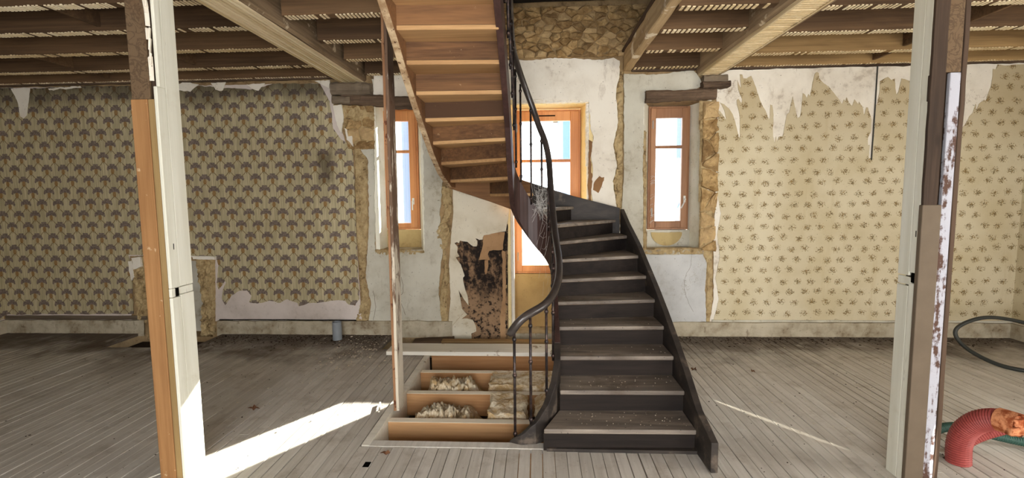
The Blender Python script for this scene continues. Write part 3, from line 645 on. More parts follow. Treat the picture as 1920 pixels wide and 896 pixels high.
MB().box(-1.165, 1.0, 3.115, 3.19, -.03, .004).build('trimmer_board', 'floorboard', floor)
MB().box(-1.215, -1.160, 3.12, 5.0, -.012, .006).build('edge_board', 'loose_board', floor)
MB().box(-1.20, -1.163, 3.19, 5.0, -.28, -.013).build('trimmer_joist', 'loose_board', floor)
MB().box(-1.165, .9, 3.11, 3.17, -.28, -.031).build('trimmer_joist', 'new_joist', floor)
for y0 in (3.535, 4.07, 4.577, 5.08):
    m_ = MB().beam((-1.16, y0 + .035, -.13), (.9, y0 + .035, -.13), .07, .198, 12, .002, 6, .04).build('joist', 'new_joist', floor)
    MB().box(-1.16, .9, y0 + .001, y0 + .069, -.0315, -.029).build('joist_top', 'joist_top', floor)
MB().box(-1.16, .9, 5.52, 5.62, -.25, -.02).build('joist', 'lintel', floor)
MB().box(-1.16, .9, 3.1, 5.8, -.30, -.27).build('lining_board', 'lintel', floor)
MB().box(-5.05, -3.98, 5.2, 5.8, -.16, -.12).build('hearth_slab', 'soil', floor)
MB().box(-5.05, -3.98, 5.2, 5.24, -.3, -.03).build('hearth_joist', 'lintel', floor)

# ------------------------------------------------------------------ ceiling: joists with lath ridges, main beams, deck
ceil = structure('ceiling', 'stripped ceiling of joists with lath marks and main beams')
ZJ = 3.105
def joist(x0, x1, yc, m='joist', w=.092, pitch=.031, lath=True):
    MB().beam((x0, yc, ZJ + .1), (x1, yc, ZJ + .1), w, .2, max(4, int((x1 - x0) / .25)), .005, 4, .05, seed=yc).build('joist', m, ceil)
    if lath:
        mb = MB(); xx = x0 + .02
        while xx < x1 - .02:
            if random.random() < .93:
                t = random.uniform(.004, .009); w2 = random.uniform(.015, .019) * pitch / .031
                mb.box(xx, xx + w2, yc - w / 2 + random.uniform(.001, .008), yc + w / 2 - random.uniform(.001, .008), ZJ - t * .7, ZJ + .006)
            xx += pitch
        mb.build('lath_marks', 'lath_pale', ceil, kind='stuff')
for yc in (1.2, 1.75, 2.33, 2.93, 3.52, 4.07, 4.65, 5.27, 5.755): joist(XL, -2.36, yc)
for yc in (2.05, 2.65, 3.25, 3.86, 4.48, 5.085, 5.69): joist(-1.98, -1.075, yc)
for yc in (1.5, 2.1, 2.7, 3.3, 3.92, 4.45, 5.05, 5.70): joist(1.075, 1.82, yc, pitch=.042)
for yc in (1.6, 2.2, 2.8, 3.4, 4.0, 4.61, 5.25, 5.755): joist(2.16, XR, yc, 'joist_pale' if yc > 4.9 else 'joist')
def bridging(x, y0, y1): MB().beam((x, y0 + .05, ZJ + .11), (x, y1 - .05, ZJ + .11), .03, .16, 4, .003).build('bridging_board', 'joist', ceil)
for x, y0, y1 in ((-3.66, 3.52, 4.07), (-3.68, 4.07, 4.65), (-3.7, 4.65, 5.27), (-5.1, 4.65, 5.27), (-5.12, 5.27, 5.75), (3.72, 4.0, 4.61), (3.66, 4.61, 5.25), (3.7, 5.25, 5.75)): bridging(x, y0, y1)
# main beams
MB().beam((-2.17, YB, 3.19), (-2.17, 5.9, 3.19), .31, .28, 30, .014, 4, .08).build('main_beam', 'beam', ceil)
for k in range(8):
    MB().beam((-2.295 + k * .0355, 1.0, 3.036), (-2.295 + k * .0355, 5.78, 3.036), .023, .014, 26, .0025, 8, .1, seed=k).build('lath', 'lath_beam', ceil)
MB().beam((1.97, YB, 3.19), (1.97, 5.9, 3.19), .32, .28, 30, .010, 4, .08, seed=9).build('main_beam', 'beam', ceil)
MB().box(1.835, 1.853, 1.0, 5.8, 3.018, 3.05).box(2.047, 2.062, 1.0, 5.8, 3.02, 3.05).build('lath_batten', 'lath_beam', ceil)
mb = MB(); y = 1.0
while y < 5.76:
    mb.box(1.857, 2.043, y, y + random.uniform(.020, .026), 3.026 - random.uniform(0, .005), 3.045); y += .040
mb.build('lath_marks', 'lath_pale', ceil, kind='stuff')
MB().beam((2.10, 1.0, 3.075), (2.10, 5.78, 3.075), .05, .05, 20, .006).build('lath_batten', 'beam', ceil)
MB().beam((1.015, 2.0, 3.2), (1.03, 5.8, 3.2), .09, .2, 24, .012, 5, .1, seed=4).build('trimmer_beam', 'trimmer', ceil)
MB().beam((-1.05, 1.9, 3.2), (-1.05, 5.8, 3.2), .06, .2, 16, .006, 5, .1, seed=6).build('trimmer_beam', 'joist', ceil)
MB().box(-1.0, 1.0, 1.98, 2.06, 3.105, 3.3).build('trimmer_beam', 'joist', ceil)
for a, b, c, d in ((XL, -1.03, YB, WALL), (.97, XR, YB, WALL), (-1.03, .97, YB, 2.06)):
    MB().box(a, b, c, d, 3.305, 3.335).build('upper_deck', 'deck', ceil)

for a, b, m_ in ((XL, -2.34, 'lintel'), (2.14, XR, 'lintel'), (1.08, 1.8, 'lintel')):
    MB().beam((a, 5.765, 3.10), (b, 5.765, 3.10), .05, .035, int((b - a) / .08), .010, 9, .1, seed=a).build('ceiling_edge_timber', m_, ceil)
# ------------------------------------------------------------------ windows
def window(n, op, fr, panes, mm, reveal_m, hinge, bar_z, label, apron_m='apron'):
    st = structure(f'window_{n}', label)
    fx0, fx1, fz0, fz1 = fr; Y0 = 6.12
    # splayed plaster reveals
    def quad(name, a, m=reveal_m): MB().add(a, [(0, 1, 2, 3)]).build(name, m, st)
    zt, zb = op[3], op[2]
    for (xa, xb) in ((op[0], fx0), (op[1], fx1)):
        s = .05 if xa < xb else -.05
        MB().add([(xa, 5.795, zb), (xb, Y0 + .03, zb), (xb, Y0 + .03, zt), (xa, 5.795, zt), (xa - s, 5.795, zb), (xb - s, Y0 + .03, zb), (xb - s, Y0 + .03, zt), (xa - s, 5.795, zt)],
                 [(0, 1, 2, 3), (4, 5, 6, 7), (0, 1, 5, 4), (2, 3, 7, 6), (0, 3, 7, 4), (1, 2, 6, 5)]).build('window_reveal', reveal_m, st)
    MB().box(op[0], op[1], 5.795, Y0 + .1, fz1 + .012, max(zt + .05, fz1 + .05)).build('window_soffit', reveal_m, st)
    MB().box(op[0], op[1], Y0 - .02, Y0 + .16, zb - .02, fz0 - .005).build('window_apron', apron_m, st)
    MB().box(op[0], op[1], 5.785, Y0 + .05, zb - .06, zb + .016).build('window_sill', 'plinth', st)
    # outer frame
    t = .038
    fb = MB().box(fx0, fx0 + t, Y0, Y0 + .07, fz0, fz1).box(fx1 - t, fx1, Y0, Y0 + .07, fz0, fz1).box(fx0 + t, fx1 - t, Y0, Y0 + .07, fz1 - t, fz1).box(fx0 + t, fx1 - t, Y0, Y0 + .07, fz0, fz0 + t)
    fb.build('window_frame', mm, st, bevel=.004)
    sash = bpy.data.objects.new('sash', None); COL.objects.link(sash); sash.parent = st
    gx0, gx1, gz0, gz1 = panes; y0, y1 = Y0 - .022, Y0 + .035
    sx0, sx1, sz0, sz1 = fx0 + t * .62, fx1 - t * .62, fz0 + t * .62, fz1 - t * .62
    MB().box(sx0, gx0, y0, y1, sz0, sz1).build('stile', mm, sash, bevel=.006); MB().box(gx1, sx1, y0, y1, sz0, sz1).build('stile', mm, sash, bevel=.006)
    MB().box(gx0, gx1, y0, y1, gz1, sz1).build('top_rail', mm, sash, bevel=.006); MB().box(gx0, gx1, y0, y1, sz0, gz0).build('bottom_rail', mm, sash, bevel=.006)
    MB().box(gx0, gx1, y0 + .008, y1 - .008, bar_z - .018, bar_z + .018).build('glazing_bar', mm, sash, bevel=.004)
    MB().box(gx0 - .004, gx1 + .004, Y0 + .004, Y0 + .010, bar_z, gz1 + .004).build('pane', 'window_glass', sash)
    MB().box(gx0 - .004, gx1 + .004, Y0 + .004, Y0 + .010, gz0 - .004, bar_z).build('pane', 'window_glass', sash)
    for zz in (fz0 + .22, fz1 - .22):
        MB().tube([(fx0 + .045 if hinge == 'l' else fx1 - .045, y0 - .006, zz - .05), (fx0 + .045 if hinge == 'l' else fx1 - .045, y0 - .006, zz + .05)], .007, 8).build('hinge', 'steel', st)
    return st, y0
w1, yy = window(1, LW, (-1.975, -1.503, 1.271, 2.784), (-1.885, -1.615, 1.354, 2.63), 'window_wood', 'reveal', 'l', 2.255, 'narrow casement window left of the stair', 'earth_patch')
w2, _ = window(2, CW, (-.299, .532, .702, 2.739), (-.201, .404, .805, 2.601), 'window_wood', 'reveal_yellow', 'l', 2.115, 'wide casement window behind the stair')
w3, _ = window(3, RW, (1.361, 1.858, 1.248, 2.751), (1.447, 1.761, 1.355, 2.609), 'window_wood_red', 'reveal', 'l', 2.262, 'narrow casement window right of the stair', 'plaster_grey')
def handle(x, z, st, lean=0):
    MB().box(x - .013, x + .013, yy - .012, yy, z - .03, z + .05).build('handle_plate', 'handle_white', st)
    MB().tube([(x, yy - .01, z + .01), (x, yy - .05, z + .012), (x + lean * .5, yy - .052, z - .05), (x + lean, yy - .05, z - .10)], .0085, 8).build('handle', 'handle_white', st)
rw = random.Random(21); mb = MB()
for k in range(16):
    zc = rw.uniform(1.32, 1.95); a = Vector((1.375 + rw.uniform(0, .02), 6.085, zc)); b = a + Vector((rw.uniform(.02, .07), rw.uniform(-.03, 0), rw.uniform(-.02, .07)))
    mb.tube([a, a.lerp(b, .5) + Vector((0, -.01, .012)), b], .0016, 4, False)
mb.build('cobweb', 'cobweb', w3, kind='stuff')
handle(-1.575, 1.62, w1); handle(1.80, 1.615, w3, -.05)
MB().box(0.0, .22, yy - .006, yy + .002, 2.655, 2.668).build('trickle_vent', 'dark_hole', w2)
# half-moon of bare earth render under the right window and earth patch under the left
p = [(1.42 + .19 * math.cos(a), 1.215 + .165 * math.sin(a)) for a in [math.pi + math.pi * k / 14 for k in range(15)]]
sheet('render_patch', [(x + .17, z) for x, z in p], 6.085, .014, 'earth_patch', w3, raw=True)
MB().tube([(-.305, 5.79, .05), (-.305, 5.79, 1.55)], .022, 8).build('corner_bead', 'plaster_white', w2)
# shutter leaves added for the blue strips, shaped to block sun at narrow windows
def shutter(name, x0, y0, x1, y1, z0, z1, label):
    t = thing(name, label, 'shutter', (x0, y0, z0), 'pale blue shutter leaves outside the windows')
    a, b = Vector((x0, y0, 0)), Vector((x1, y1, 0)); n = 3; d = (b - a).normalized(); q = Vector((-d.y, d.x, 0)) * .012
    for k in range(n):
        p0 = a.lerp(b, k / n) + d * .002; p1 = a.lerp(b, (k + 1) / n) - d * .002
        MB().prism([(p0 + q)[:2], (p1 + q)[:2], (p1 - q)[:2], (p0 - q)[:2]], z0, z1).build('shutter_board', 'shutter_paint', t)
    for zz in (z0 + .2, z1 - .25): MB().prism([(a - q * 2)[:2], (b - q * 2)[:2], (b - q)[:2], (a - q)[:2]], zz, zz + .07).build('shutter_batten', 'shutter_paint', t)
shutter('window_shutter', -1.63, 6.30, -1.87, 6.74, 1.2, 2.85, 'pale blue shutter leaf added ajar to block sun at the narrow left window')
shutter('window_shutter', 1.90, 6.26, 1.90, 6.80, 1.2, 2.85, 'pale blue shutter leaf added folded out to block sun at the narrow right window')
hs_ = thing('house', 'pale blue-grey house across the yard seen through the middle window', 'house', (4.2, 33, -.6))
MB().box(1.55, 6.9, 30, 38, -.6, 7.2).build('house_wall', 'shutter_paint', hs_)
MB().add([(1.2, 29.6, 7.2), (7.2, 29.6, 7.2), (7.2, 38.4, 7.2), (1.2, 38.4, 7.2), (1.2, 34, 9.6), (7.2, 34, 9.6)], [(0, 1, 5, 4), (2, 3, 4, 5), (0, 4, 3), (1, 2, 5), (0, 3, 2, 1)]).build('house_roof', 'beam_grey', hs_)
for xw in (2.6, 4.9): MB().box(xw, xw + .9, 29.95, 30.02, 1.0, 2.6).build('house_window', 'plaster_white', hs_)
gr = MB().box(-40, 40, OUT, 80, -.9, -.6).build('ground', 'ground'); gr['kind'] = 'structure'; gr['label'] = 'pale ground outside the windows'

# ================================================================== STAIRCASE
RISE = .156
stair = thing('staircase', 'dark wooden winding staircase turning back over itself in the middle of the room', 'staircase', (1.0, 2.9, 0))
IN = [None, (.03, 3.10), (.15, 3.365), (.15, 3.635), (.158, 3.906), (.16, 4.13), (.16, 4.347), (.168, 4.526), (.168, 4.64), (.155, 4.74), (.045, 4.82), (-.06, 4.83), (-.18, 4.77), (-.255, 4.56), (-.265, 4.32), (-.262, 4.17), (-.258, 4.03), (-.256, 3.79), (-.25, 3.535), (-.248, 3.285), (-.248, 3.02), (-.248, 2.76)]
OT = [None, (1.025, 3.128), (1.024, 3.39), (1.022, 3.67), (1.018, 3.95), (1.012, 4.25), (1.002, 4.565), (.982, 4.84), (.955, 5.32), (.89, 5.655), (.40, 5.655), (-.08, 5.655), (-.55, 5.655), (-1.0, 5.36), (-.995, 4.82), (-.982, 4.39), (-.976, 4.07), (-.972, 3.765), (-.968, 3.49), (-.962, 3.245), (-.96, 2.98), (-.96, 2.72)]
CORNER = {8: (.935, 5.655), 12: (-1.0, 5.655)}
def off(p, q, d):                                   # unit normal of line p->q (towards smaller step numbers), times d
    v = Vector((q[0] - p[0], q[1] - p[1])); v.normalize(); return (v.y * d, -v.x * d)
for k in range(1, 21):
    n = off(IN[k], OT[k], .028 if k < 11 else .022); n2 = off(IN[k + 1], OT[k + 1], .02)
    a = (IN[k][0] + n[0] * .6, IN[k][1] + n[1] * .6); b = (OT[k][0] + n[0], OT[k][1] + n[1])
    c = (OT[k + 1][0] - n2[0], OT[k + 1][1] - n2[1]); d = (IN[k + 1][0] - n2[0], IN[k + 1][1] - n2[1])
    pts = [a, b] + ([CORNER[k]] if k in CORNER else []) + [c, d]
    z = k * RISE; low = z - .032
    up = k >= 11
    o = MB().prism(pts, low, z).build('tread', 'tread_dusty', stair, bevel=.007)
    o.data.materials.append(MATS['stair_tread_under'])
    for p in o.data.polygons:
        if p.normal.z < -.5 or (up and abs(p.normal.z) < .5): p.material_index = 1
for k in range(1, 22):
    n = off(IN[k], OT[k], -.018)
    a, b = IN[k], OT[k]; pts = [a, b, (b[0] + n[0], b[1] + n[1]), (a[0] + n[0], a[1] + n[1])]
    o = MB().prism(pts, (k - 1) * RISE + (.0 if k > 1 else .0), k * RISE - .032).build('riser', 'stair_riser', stair)
    o.data.materials.append(MATS['stair_under'])
    back = Vector((n[0], n[1], 0)).normalized()
    for p in o.data.polygons:
        if p.normal.dot(back) > .5: p.material_index = 1
MB().box(.05, 1.03, 3.085, 3.118, 0, .022).build('base_strip', 'stringer_dark', stair)
# outer stringer: straight run, back run, return run (plan paths with the nosing height at each point)
def ribbon(name, path, thick, m, side, top, bot, under=None, sub=4):
    P = []
    for i in range(len(path) - 1):
        for s in range(sub):
            t = s / sub; P.append([path[i][j] + (path[i + 1][j] - path[i][j]) * t for j in range(len(path[i]))])
    P.append(list(path[-1])); vs = []; n = len(P)
    for i, q in enumerate(P):
        A, B = P[max(0, i - 1)], P[min(n - 1, i + 1)]; v = Vector((B[0] - A[0], B[1] - A[1])).normalized()
        nx, ny = v.y * thick * side, -v.x * thick * side
        tp = q[2] + (q[3] if len(q) > 3 else top); bt = max(q[5] if len(q) > 5 else -9, q[2] - (q[4] if len(q) > 4 else bot))
        bt = max(bt, 0.0); tp = max(tp, bt + .01)
        vs += [(q[0], q[1], bt), (q[0] + nx, q[1] + ny, bt), (q[0] + nx, q[1] + ny, tp), (q[0], q[1], tp)]
    fs = [(i * 4 + k, i * 4 + (k + 1) % 4, i * 4 + 4 + (k + 1) % 4, i * 4 + 4 + k) for i in range(n - 1) for k in range(4)] + [(3, 2, 1, 0), tuple((n - 1) * 4 + k for k in range(4))]
    o = MB().add(vs, fs).build(name, m, stair, bevel=.004)
    if under:
        o.data.materials.append(MATS[under])
        for p in o.data.polygons:
            if p.normal.z < -.4: p.material_index = 1
    return o
R1 = [(1.04, 2.87, .03, .16, .3)] + [(OT[k][0] + .002, OT[k][1], k * RISE, (.13, .13, .12, .11, .10, .09, .09, .13)[k - 1], .27) for k in range(1, 9)] + [(.938, 5.60, 8.75 * RISE, .16, .28)]
ribbon('outer_stringer', R1, .045, 'stringer_dark', 1, .12, .27)
R2 = [(.94, 5.652, 8.85 * RISE, .155, .3), (.89, 5.657, 9 * RISE, .145, .28), (.40, 5.657, 10 * RISE, .12, .27), (-.08, 5.657, 11 * RISE, .12, .27)]
R2B = [(-.08, 5.657, 11 * RISE, .12, .27), (-.55, 5.657, 12 * RISE, .12, .25), (-1.045, 5.657, 12.75 * RISE, .12, .20)]
ribbon('outer_stringer', R2, .045, 'stringer_dark', -1, .12, .26, 'stair_under')
ribbon('outer_stringer', R2B, .045, 'stair_under', -1, .12, .26, 'stair_under')
R3 = [(-1.002, 5.65, 12.75 * RISE, .12, .20)] + [(OT[k][0], OT[k][1], k * RISE, .12, (.24, .27, .27, .26, .25, .24, .24, .24, .24)[k - 13]) for k in range(13, 22)]
o = ribbon('outer_stringer', R3, .05, 'stair_under', -1, .12, .25, 'stringer_raw')
# inner stringer: curtail foot, run, half turn, return run
arc = [(-.05 + .172 * math.cos(a), 4.60 + .18 * math.sin(a)) for a in [math.pi * k / 12 for k in range(13)]]
zz = [8.0, 8.35, 8.7, 9.0, 9.3, 9.6, 9.95, 10.4, 10.9, 11.35, 11.8, 12.2, 12.6]
foot = [(-.185, 3.235, 0, .015, .2), (-.12, 3.205, 0, .07, .2), (-.04, 3.215, 0, .15, .2), (.03, 3.27, 0, .25, .3), (.085, 3.37, 0, .37, .3), (.115, 3.5, .35, .14, .35), (.122, 3.64, .47, .10, .3)]
run = [(.122, y, z * RISE, .07, .30) for y, z in ((3.906, 4.0), (4.13, 5.0), (4.35, 6.0), (4.52, 7.2))]
turn = [(x, y, z * RISE, .07, .34) for (x, y), z in zip(arc, zz)]
ret = [(-.222, y, z * RISE, .09, b) for y, z, b in ((4.45, 13.35, .34), (4.32, 14, .31), (4.17, 15, .28), (4.03, 16, .25), (3.79, 17, .22), (3.535, 18, .2), (3.285, 19, .19), (3.02, 20, .19), (2.76, 21, .19))]
ribbon('inner_stringer', foot, .045, 'stringer_dark', 1, .1, .3)
ribbon('inner_stringer', run[:0] + [foot[-1]] + run + turn + ret, .045, 'stringer_red', 1, .07, .3, 'stringer_red', sub=2)
# handrail
HR = [(955, 628, 3.225), (972, 605, 3.21), (990, 590, 3.23), (1020, 572, 3.32), (1038, 550, 3.43), (1047, 522, 3.56), (1048, 490, 3.75), (1044, 460, 3.95), (1040, 430, 4.15), (1036, 390, 4.36), (1032, 340, 4.52), (1029, 300, 4.64), (1022, 266, 4.72), (1010, 235, 4.76), (998, 200, 4.77), (984, 163, 4.72), (971, 125, 4.6), (962, 92, 4.42), (958, 55, 4.2), (956, 20, 4.02), (955, 0, 3.92)]
hp = [onY(*q) for q in HR]
for y, z in ((3.7, 3.42), (3.4, 3.62), (3.1, 3.80), (2.8, 3.98)): hp.append(Vector((-.222, y, z)))
rail = smooth_path(hp)
MB().tube(rail, [.020] + [.029] * (len(rail) - 1), 10).build('handrail', 'rail_wood', stair, smooth=True)
def rail_at(x, y): return min(rail, key=lambda p: (p.x - x) ** 2 + (p.y - y) ** 2).z
def baluster(x, y, z0, z1=None):
    z1 = z1 or rail_at(x, y) - .015; mb = MB().tube([(x, y, z0), (x, y, z1)], .0095, 8)
    b_ = mb.build('baluster', 'iron', stair, smooth=True)
    for fz in (.06, .6, .93):
        zc = z0 + (z1 - z0) * fz; MB().tube([(x, y, zc - .016), (x, y, zc - .006), (x, y, zc + .006), (x, y, zc + .016)], [.0095, .0145, .0145, .0095], 8).build('collar', 'iron', b_, smooth=True)
for x, y, z0 in ((-.165, 3.215, .01), (-.055, 3.20, .12), (.055, 3.33, .28), (.108, 3.55, .46), (.118, 3.75, .58), (.12, 3.96, .72), (.12, 4.16, .88), (.12, 4.36, 1.02)): baluster(x, y, z0)
for a in (15, 55, 95, 135, 170):
    q = math.radians(a); i = a / 15; z0 = (zz[int(i)] * RISE + .05); baluster(-.05 + .155 * math.cos(q), 4.60 + .165 * math.sin(q), z0)
for y, k in ((4.3, 14.1), (4.08, 15.6), (3.85, 16.7), (3.6, 17.7), (3.35, 18.7), (3.1, 19.7)): baluster(-.205, y, k * RISE + .06)
# cobwebs in the well
rc = random.Random(3); mb = MB()
for k in range(70):
    a = onY(rc.uniform(1000, 1030), rc.uniform(345, 400), rc.uniform(4.66, 4.74)); b = onY(rc.uniform(996, 1034), rc.uniform(340, 425), rc.uniform(4.62, 4.76)); m_ = a.lerp(b, .5) + Vector((rc.uniform(-.03, .03), 0, rc.uniform(-.04, 0)))
    mb.tube([a, m_, b], .0009, 3, False)
for k in range(14):
    a = onY(rc.uniform(1015, 1030), rc.uniform(410, 560), 4.5); b = a + Vector((rc.uniform(-.06, .05), rc.uniform(-.2, .05), rc.uniform(-.25, .1))); mb.tube([a, a.lerp(b, .5) - Vector((0, 0, .02)), b], .0008, 3, False)
mb.build('cobweb', 'cobweb', stair, kind='stuff')

# ================================================================== POSTS AND STUD
def plank_box(name, x0, x1, y0, y1, z0, z1, m, parent, bevel=.004): return MB().box(x0, x1, y0, y1, z0, z1).build(name, m, parent, bevel=bevel)
lp = thing('wooden_post', 'white and orange-brown cased wooden post under the left ceiling beam', 'post', (-2.22, 2.78, 0), None)
MB().beam((-2.222, 2.785, 0), (-2.222, 2.785, 3.05), .115, .13, 20, .006, 6, .1, up=(0, 1, 0)).build('post_core', 'post_raw', lp)
x0, x1, y0, y1 = -2.30, -2.14, 2.69, 2.87
ZU = 2.26
plank_box('front_board', x0, x0 + .098, y0, y0 + .022, 0, ZU, 'post_brown', lp); plank_box('edge_strip', x0 + .10, x1 - .024, y0 + .003, y0 + .022, 0, ZU, 'post_olive', lp)
MB().beam((x0 + .006, y0 - .002, 0), (x0 + .006, y0 - .002, ZU), .016, .012, 20, .003).build('corner_bead', 'post_brown', lp)
plank_box('papered_board', x0 + .004, x1 - .045, y0 + .004, y0 + .024, ZU, 3.05, 'post_paper', lp)
ZN = 1.145
plank_box('side_board', x1 - .02, x1, y0, y0 + .068, 0, ZN - .028, 'post_white', lp); plank_box('side_board', x1 - .021, x1 - .001, y0 + .0695, y1, 0, ZN - .02, 'post_white', lp)
plank_box('side_board', x1 - .02, x1, y0, y0 + .068, ZN + .028, 2.33, 'post_white', lp); plank_box('side_board', x1 - .02, x1, y0 + .022, y0 + .068, 2.33, 3.05, 'post_white', lp); plank_box('side_board', x1 - .021, x1 - .001, y0 + .0695, y1, ZN + .03, 3.05, 'post_white', lp)
plank_box('notch_filler', x1 - .022, x1 - .004, y0 + .058, y1, ZN - .018, ZN + .026, 'post_white', lp); plank_box('notch_filler', x1 - .022, x1 - .004, y0 + .002, y0 + .034, ZN - .026, ZN + .026, 'post_white', lp)
plank_box('mortise', x1 - .004, x1 - .0005, y0 + .036, y0 + .056, ZN - .024, ZN + .026, 'dark_hole', lp, 0)
plank_box('mortise', x1 - .004, x1 + .0006, y0 + .036, y0 + .042, 1.40, 1.435, 'dark_hole', lp, 0)
mb = MB(); rr = random.Random(5)
for k in range(16):
    zc = rr.uniform(2.34, 3.02); mb.beam((x1 - .03, y0 + .008, zc), (x1 - .03 + rr.uniform(-.01, .01), y0 + .012, zc + rr.uniform(.05, .14)), .022, .006, 3, .005)
mb.build('paint_flakes', 'plaster_white', lp, kind='stuff')
rp = thing('wooden_post', 'white and dark brown cased wooden post with smeared paint under the right beam', 'post', (2.21, 2.87, 0), None)
x0, x1, y0, y1 = 2.12, 2.305, 2.80, 2.955
MB().beam((2.215, 2.885, 0), (2.215, 2.885, 3.05), .13, .10, 20, .006, 6, .1, up=(0, 1, 0), seed=3).build('post_core', 'post_raw', rp)
plank_box('side_board', x0, x0 + .02, y0 + .014, y0 + .066, 0, ZN + .03, 'post_white', rp); plank_box('side_board', x0 + .001, x0 + .02, y0 + .0675, y1, 0, ZN + .01, 'post_white', rp)
plank_box('side_board', x0, x0 + .02, y0 + .014, y0 + .066, ZN + .09, 3.05, 'post_white', rp); plank_box('side_board', x0 + .001, x0 + .02, y0 + .0675, y1, ZN + .07, 3.05, 'post_white', rp)
plank_box('notch_filler', x0 + .004, x0 + .02, y0 + .055, y1, ZN + .016, ZN + .062, 'post_white', rp); plank_box('notch_filler', x0 + .004, x0 + .02, y0, y0 + .022, ZN + .034, ZN + .086, 'post_white', rp)
plank_box('mortise', x0 + .001, x0 + .004, y0 + .024, y0 + .05, ZN + .034, ZN + .088, 'dark_hole', rp, 0)
plank_box('mortise', x0 - .0006, x0 + .003, y0 + .03, y0 + .036, 1.44, 1.475, 'dark_hole', rp, 0)
ZR = 2.0
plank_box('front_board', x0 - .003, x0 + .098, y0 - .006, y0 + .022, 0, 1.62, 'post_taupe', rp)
MB().beam((x0 + .036, y0 + .004, 1.62), (x0 + .036, y0 + .004, 3.05), .074, .018, 14, .004, 9, .1, up=(0, 1, 0)).build('raw_edge', 'post_raw', rp)
plank_box('smeared_board', x0 + .100, x1 - .03, y0, y0 + .024, 0, 2.33, 'post_smeared', rp)
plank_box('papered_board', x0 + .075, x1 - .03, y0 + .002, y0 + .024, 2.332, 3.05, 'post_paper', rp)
MB().beam((x1 - .014, y0 + .02, 0), (x1 - .014, y0 + .02, 3.05), .026, .04, 24, .005, 9, .1, up=(0, 1, 0)).build('edge_strip', 'post_raw', rp)
plank_box('patch_block', x0 - .002, x0 + .03, y0 - .004, y0 + .02, 2.18, 2.32, 'post_raw', rp)
sd = thing('wooden_stud', 'thin split board post holding up the upper stair flight', 'post', (-1.13, 3.73, 0))
MB().beam((-1.142, 3.735, .0), (-1.142, 3.735, 3.105), .02, .145, 22, .004, 6, .1, up=(0, 1, 0)).build('stud_board', 'stud', sd)
MB().beam((-1.120, 3.737, .0), (-1.120, 3.737, 3.105), .022, .15, 22, .004, 6, .06, up=(0, 1, 0), seed=2).build('stud_face', 'stud_side', sd)

# ================================================================== LOOSE THINGS
bd = MB().beam((-1.63, 5.13, .024), (.85, 5.13, .024), .30, .042, 14, .003, 3, .05).build('loose_board', 'loose_board', None, bevel=.003)
tag(bd, 'wide pale loose board lying across the open floor bay', 'board')
b2 = MB().beam((-1.12, 5.47, .012), (.85, 5.47, .012), .10, .03, 10, .003).build('loose_board', 'joist_pale'); tag(b2, 'narrow brown board lying beneath the middle window sill', 'board')
b3 = MB().beam((-1.5, 5.62, -.05), (-1.02, 5.66, -.03), .22, .03, 6, .006).build('broken_board', 'lintel'); tag(b3, 'short dark broken board against the plinth behind the thin post', 'board')
b4 = MB().beam((1.18, 4.95, .022), (1.42, 4.95, .022), .14, .04, 4, .002).build('plank_offcut', 'beam_grey'); tag(b4, 'grey plank offcut on the floor beside the right stair stringer', 'board')
b5 = MB().beam((-1.30, 3.78, .012), (-1.25, 3.60, .02), .012, .012, 4, .004).build('wood_splinter', 'loose_board'); tag(b5, 'thin wood splinter on the floor at the foot of the thin post', 'splinter')
def lump(name, x0, x1, y0, y1, z0, z1, amp, freq, m, seed=0, cuts=14, rot=0.0):
    bm = bmesh.new(); bmesh.ops.create_cube(bm, size=1.0); bmesh.ops.subdivide_edges(bm, edges=bm.edges, cuts=cuts, use_grid_fill=True)
    c = Vector(((x0 + x1) / 2, (y0 + y1) / 2, (z0 + z1) / 2)); R = Matrix.Rotation(rot, 3, 'Y')
    for v in bm.verts:
        p = Vector((v.co.x * (x1 - x0), v.co.y * (y1 - y0), v.co.z * (z1 - z0))); q = p + c
        n = noise.noise_vector(q * freq + Vector((seed, 0, 0))) * amp + noise.noise_vector(q * freq * 2.6 + Vector((0, seed, 0))) * amp * .55
        v.co = c + R @ p + n
    me = bpy.data.meshes.new(name); bm.to_mesh(me); bm.free(); me.materials.append(MATS[m])
    for p in me.polygons: p.use_smooth = True
    o = bpy.data.objects.new(name, me); COL.objects.link(o); return o
tag(lump('insulation_batt', -.44, .30, 4.20, 4.54, -.24, .005, .03, 11, 'glass_wool', 1, 20), 'glass wool batt between the joists below the wide loose board', 'insulation')
tag(lump('insulation_batt', -.40, -.10, 3.65, 4.02, -.24, .0, .026, 11, 'glass_wool', 5, 20), 'glass wool batt in the front joist bay behind the balusters', 'insulation')
tag(lump('insulation_batt', -.01, .33, 3.69, 4.0, -.13, .06, .02, 11, 'glass_wool', 9, 20, math.radians(-28)), 'tilted glass wool batt slipped under the foot of the stair', 'insulation')
def wool(name, x0, x1, y0, y1, z0, h, seed, label):
    n, m = 64, 26; vs = []; fs = []
    for i in range(n + 1):
        for j in range(m + 1):
            u, v = i / n, j / m; p = Vector((x0 + (x1 - x0) * u, y0 + (y1 - y0) * v, seed))
            env = min(1, 5 * u, 5 * (1 - u)) * (0.6 + .4 * math.sin(math.pi * min(1, v + .15)))
            rid = 1 - abs(noise.noise(p * 7)) * 2; r2 = 1 - abs(noise.noise(p * 19 + Vector((3, 0, 0)))) * 2
            d = noise.noise_vector(p * 12) * .025
            vs.append((p.x + d.x, p.y + d.y, z0 + h * env * (.40 + .30 * rid + .22 * r2 + .16 * (1 - abs(noise.noise(p * 41)) * 2))))
    for i in range(n):
        for j in range(m): a = i * (m + 1) + j; fs.append((a, a + m + 1, a + m + 2, a + 1))
    o = MB().add(vs, fs).build(name, 'glass_wool', None, smooth=True); tag(o, label, 'insulation', None, 'stuff')
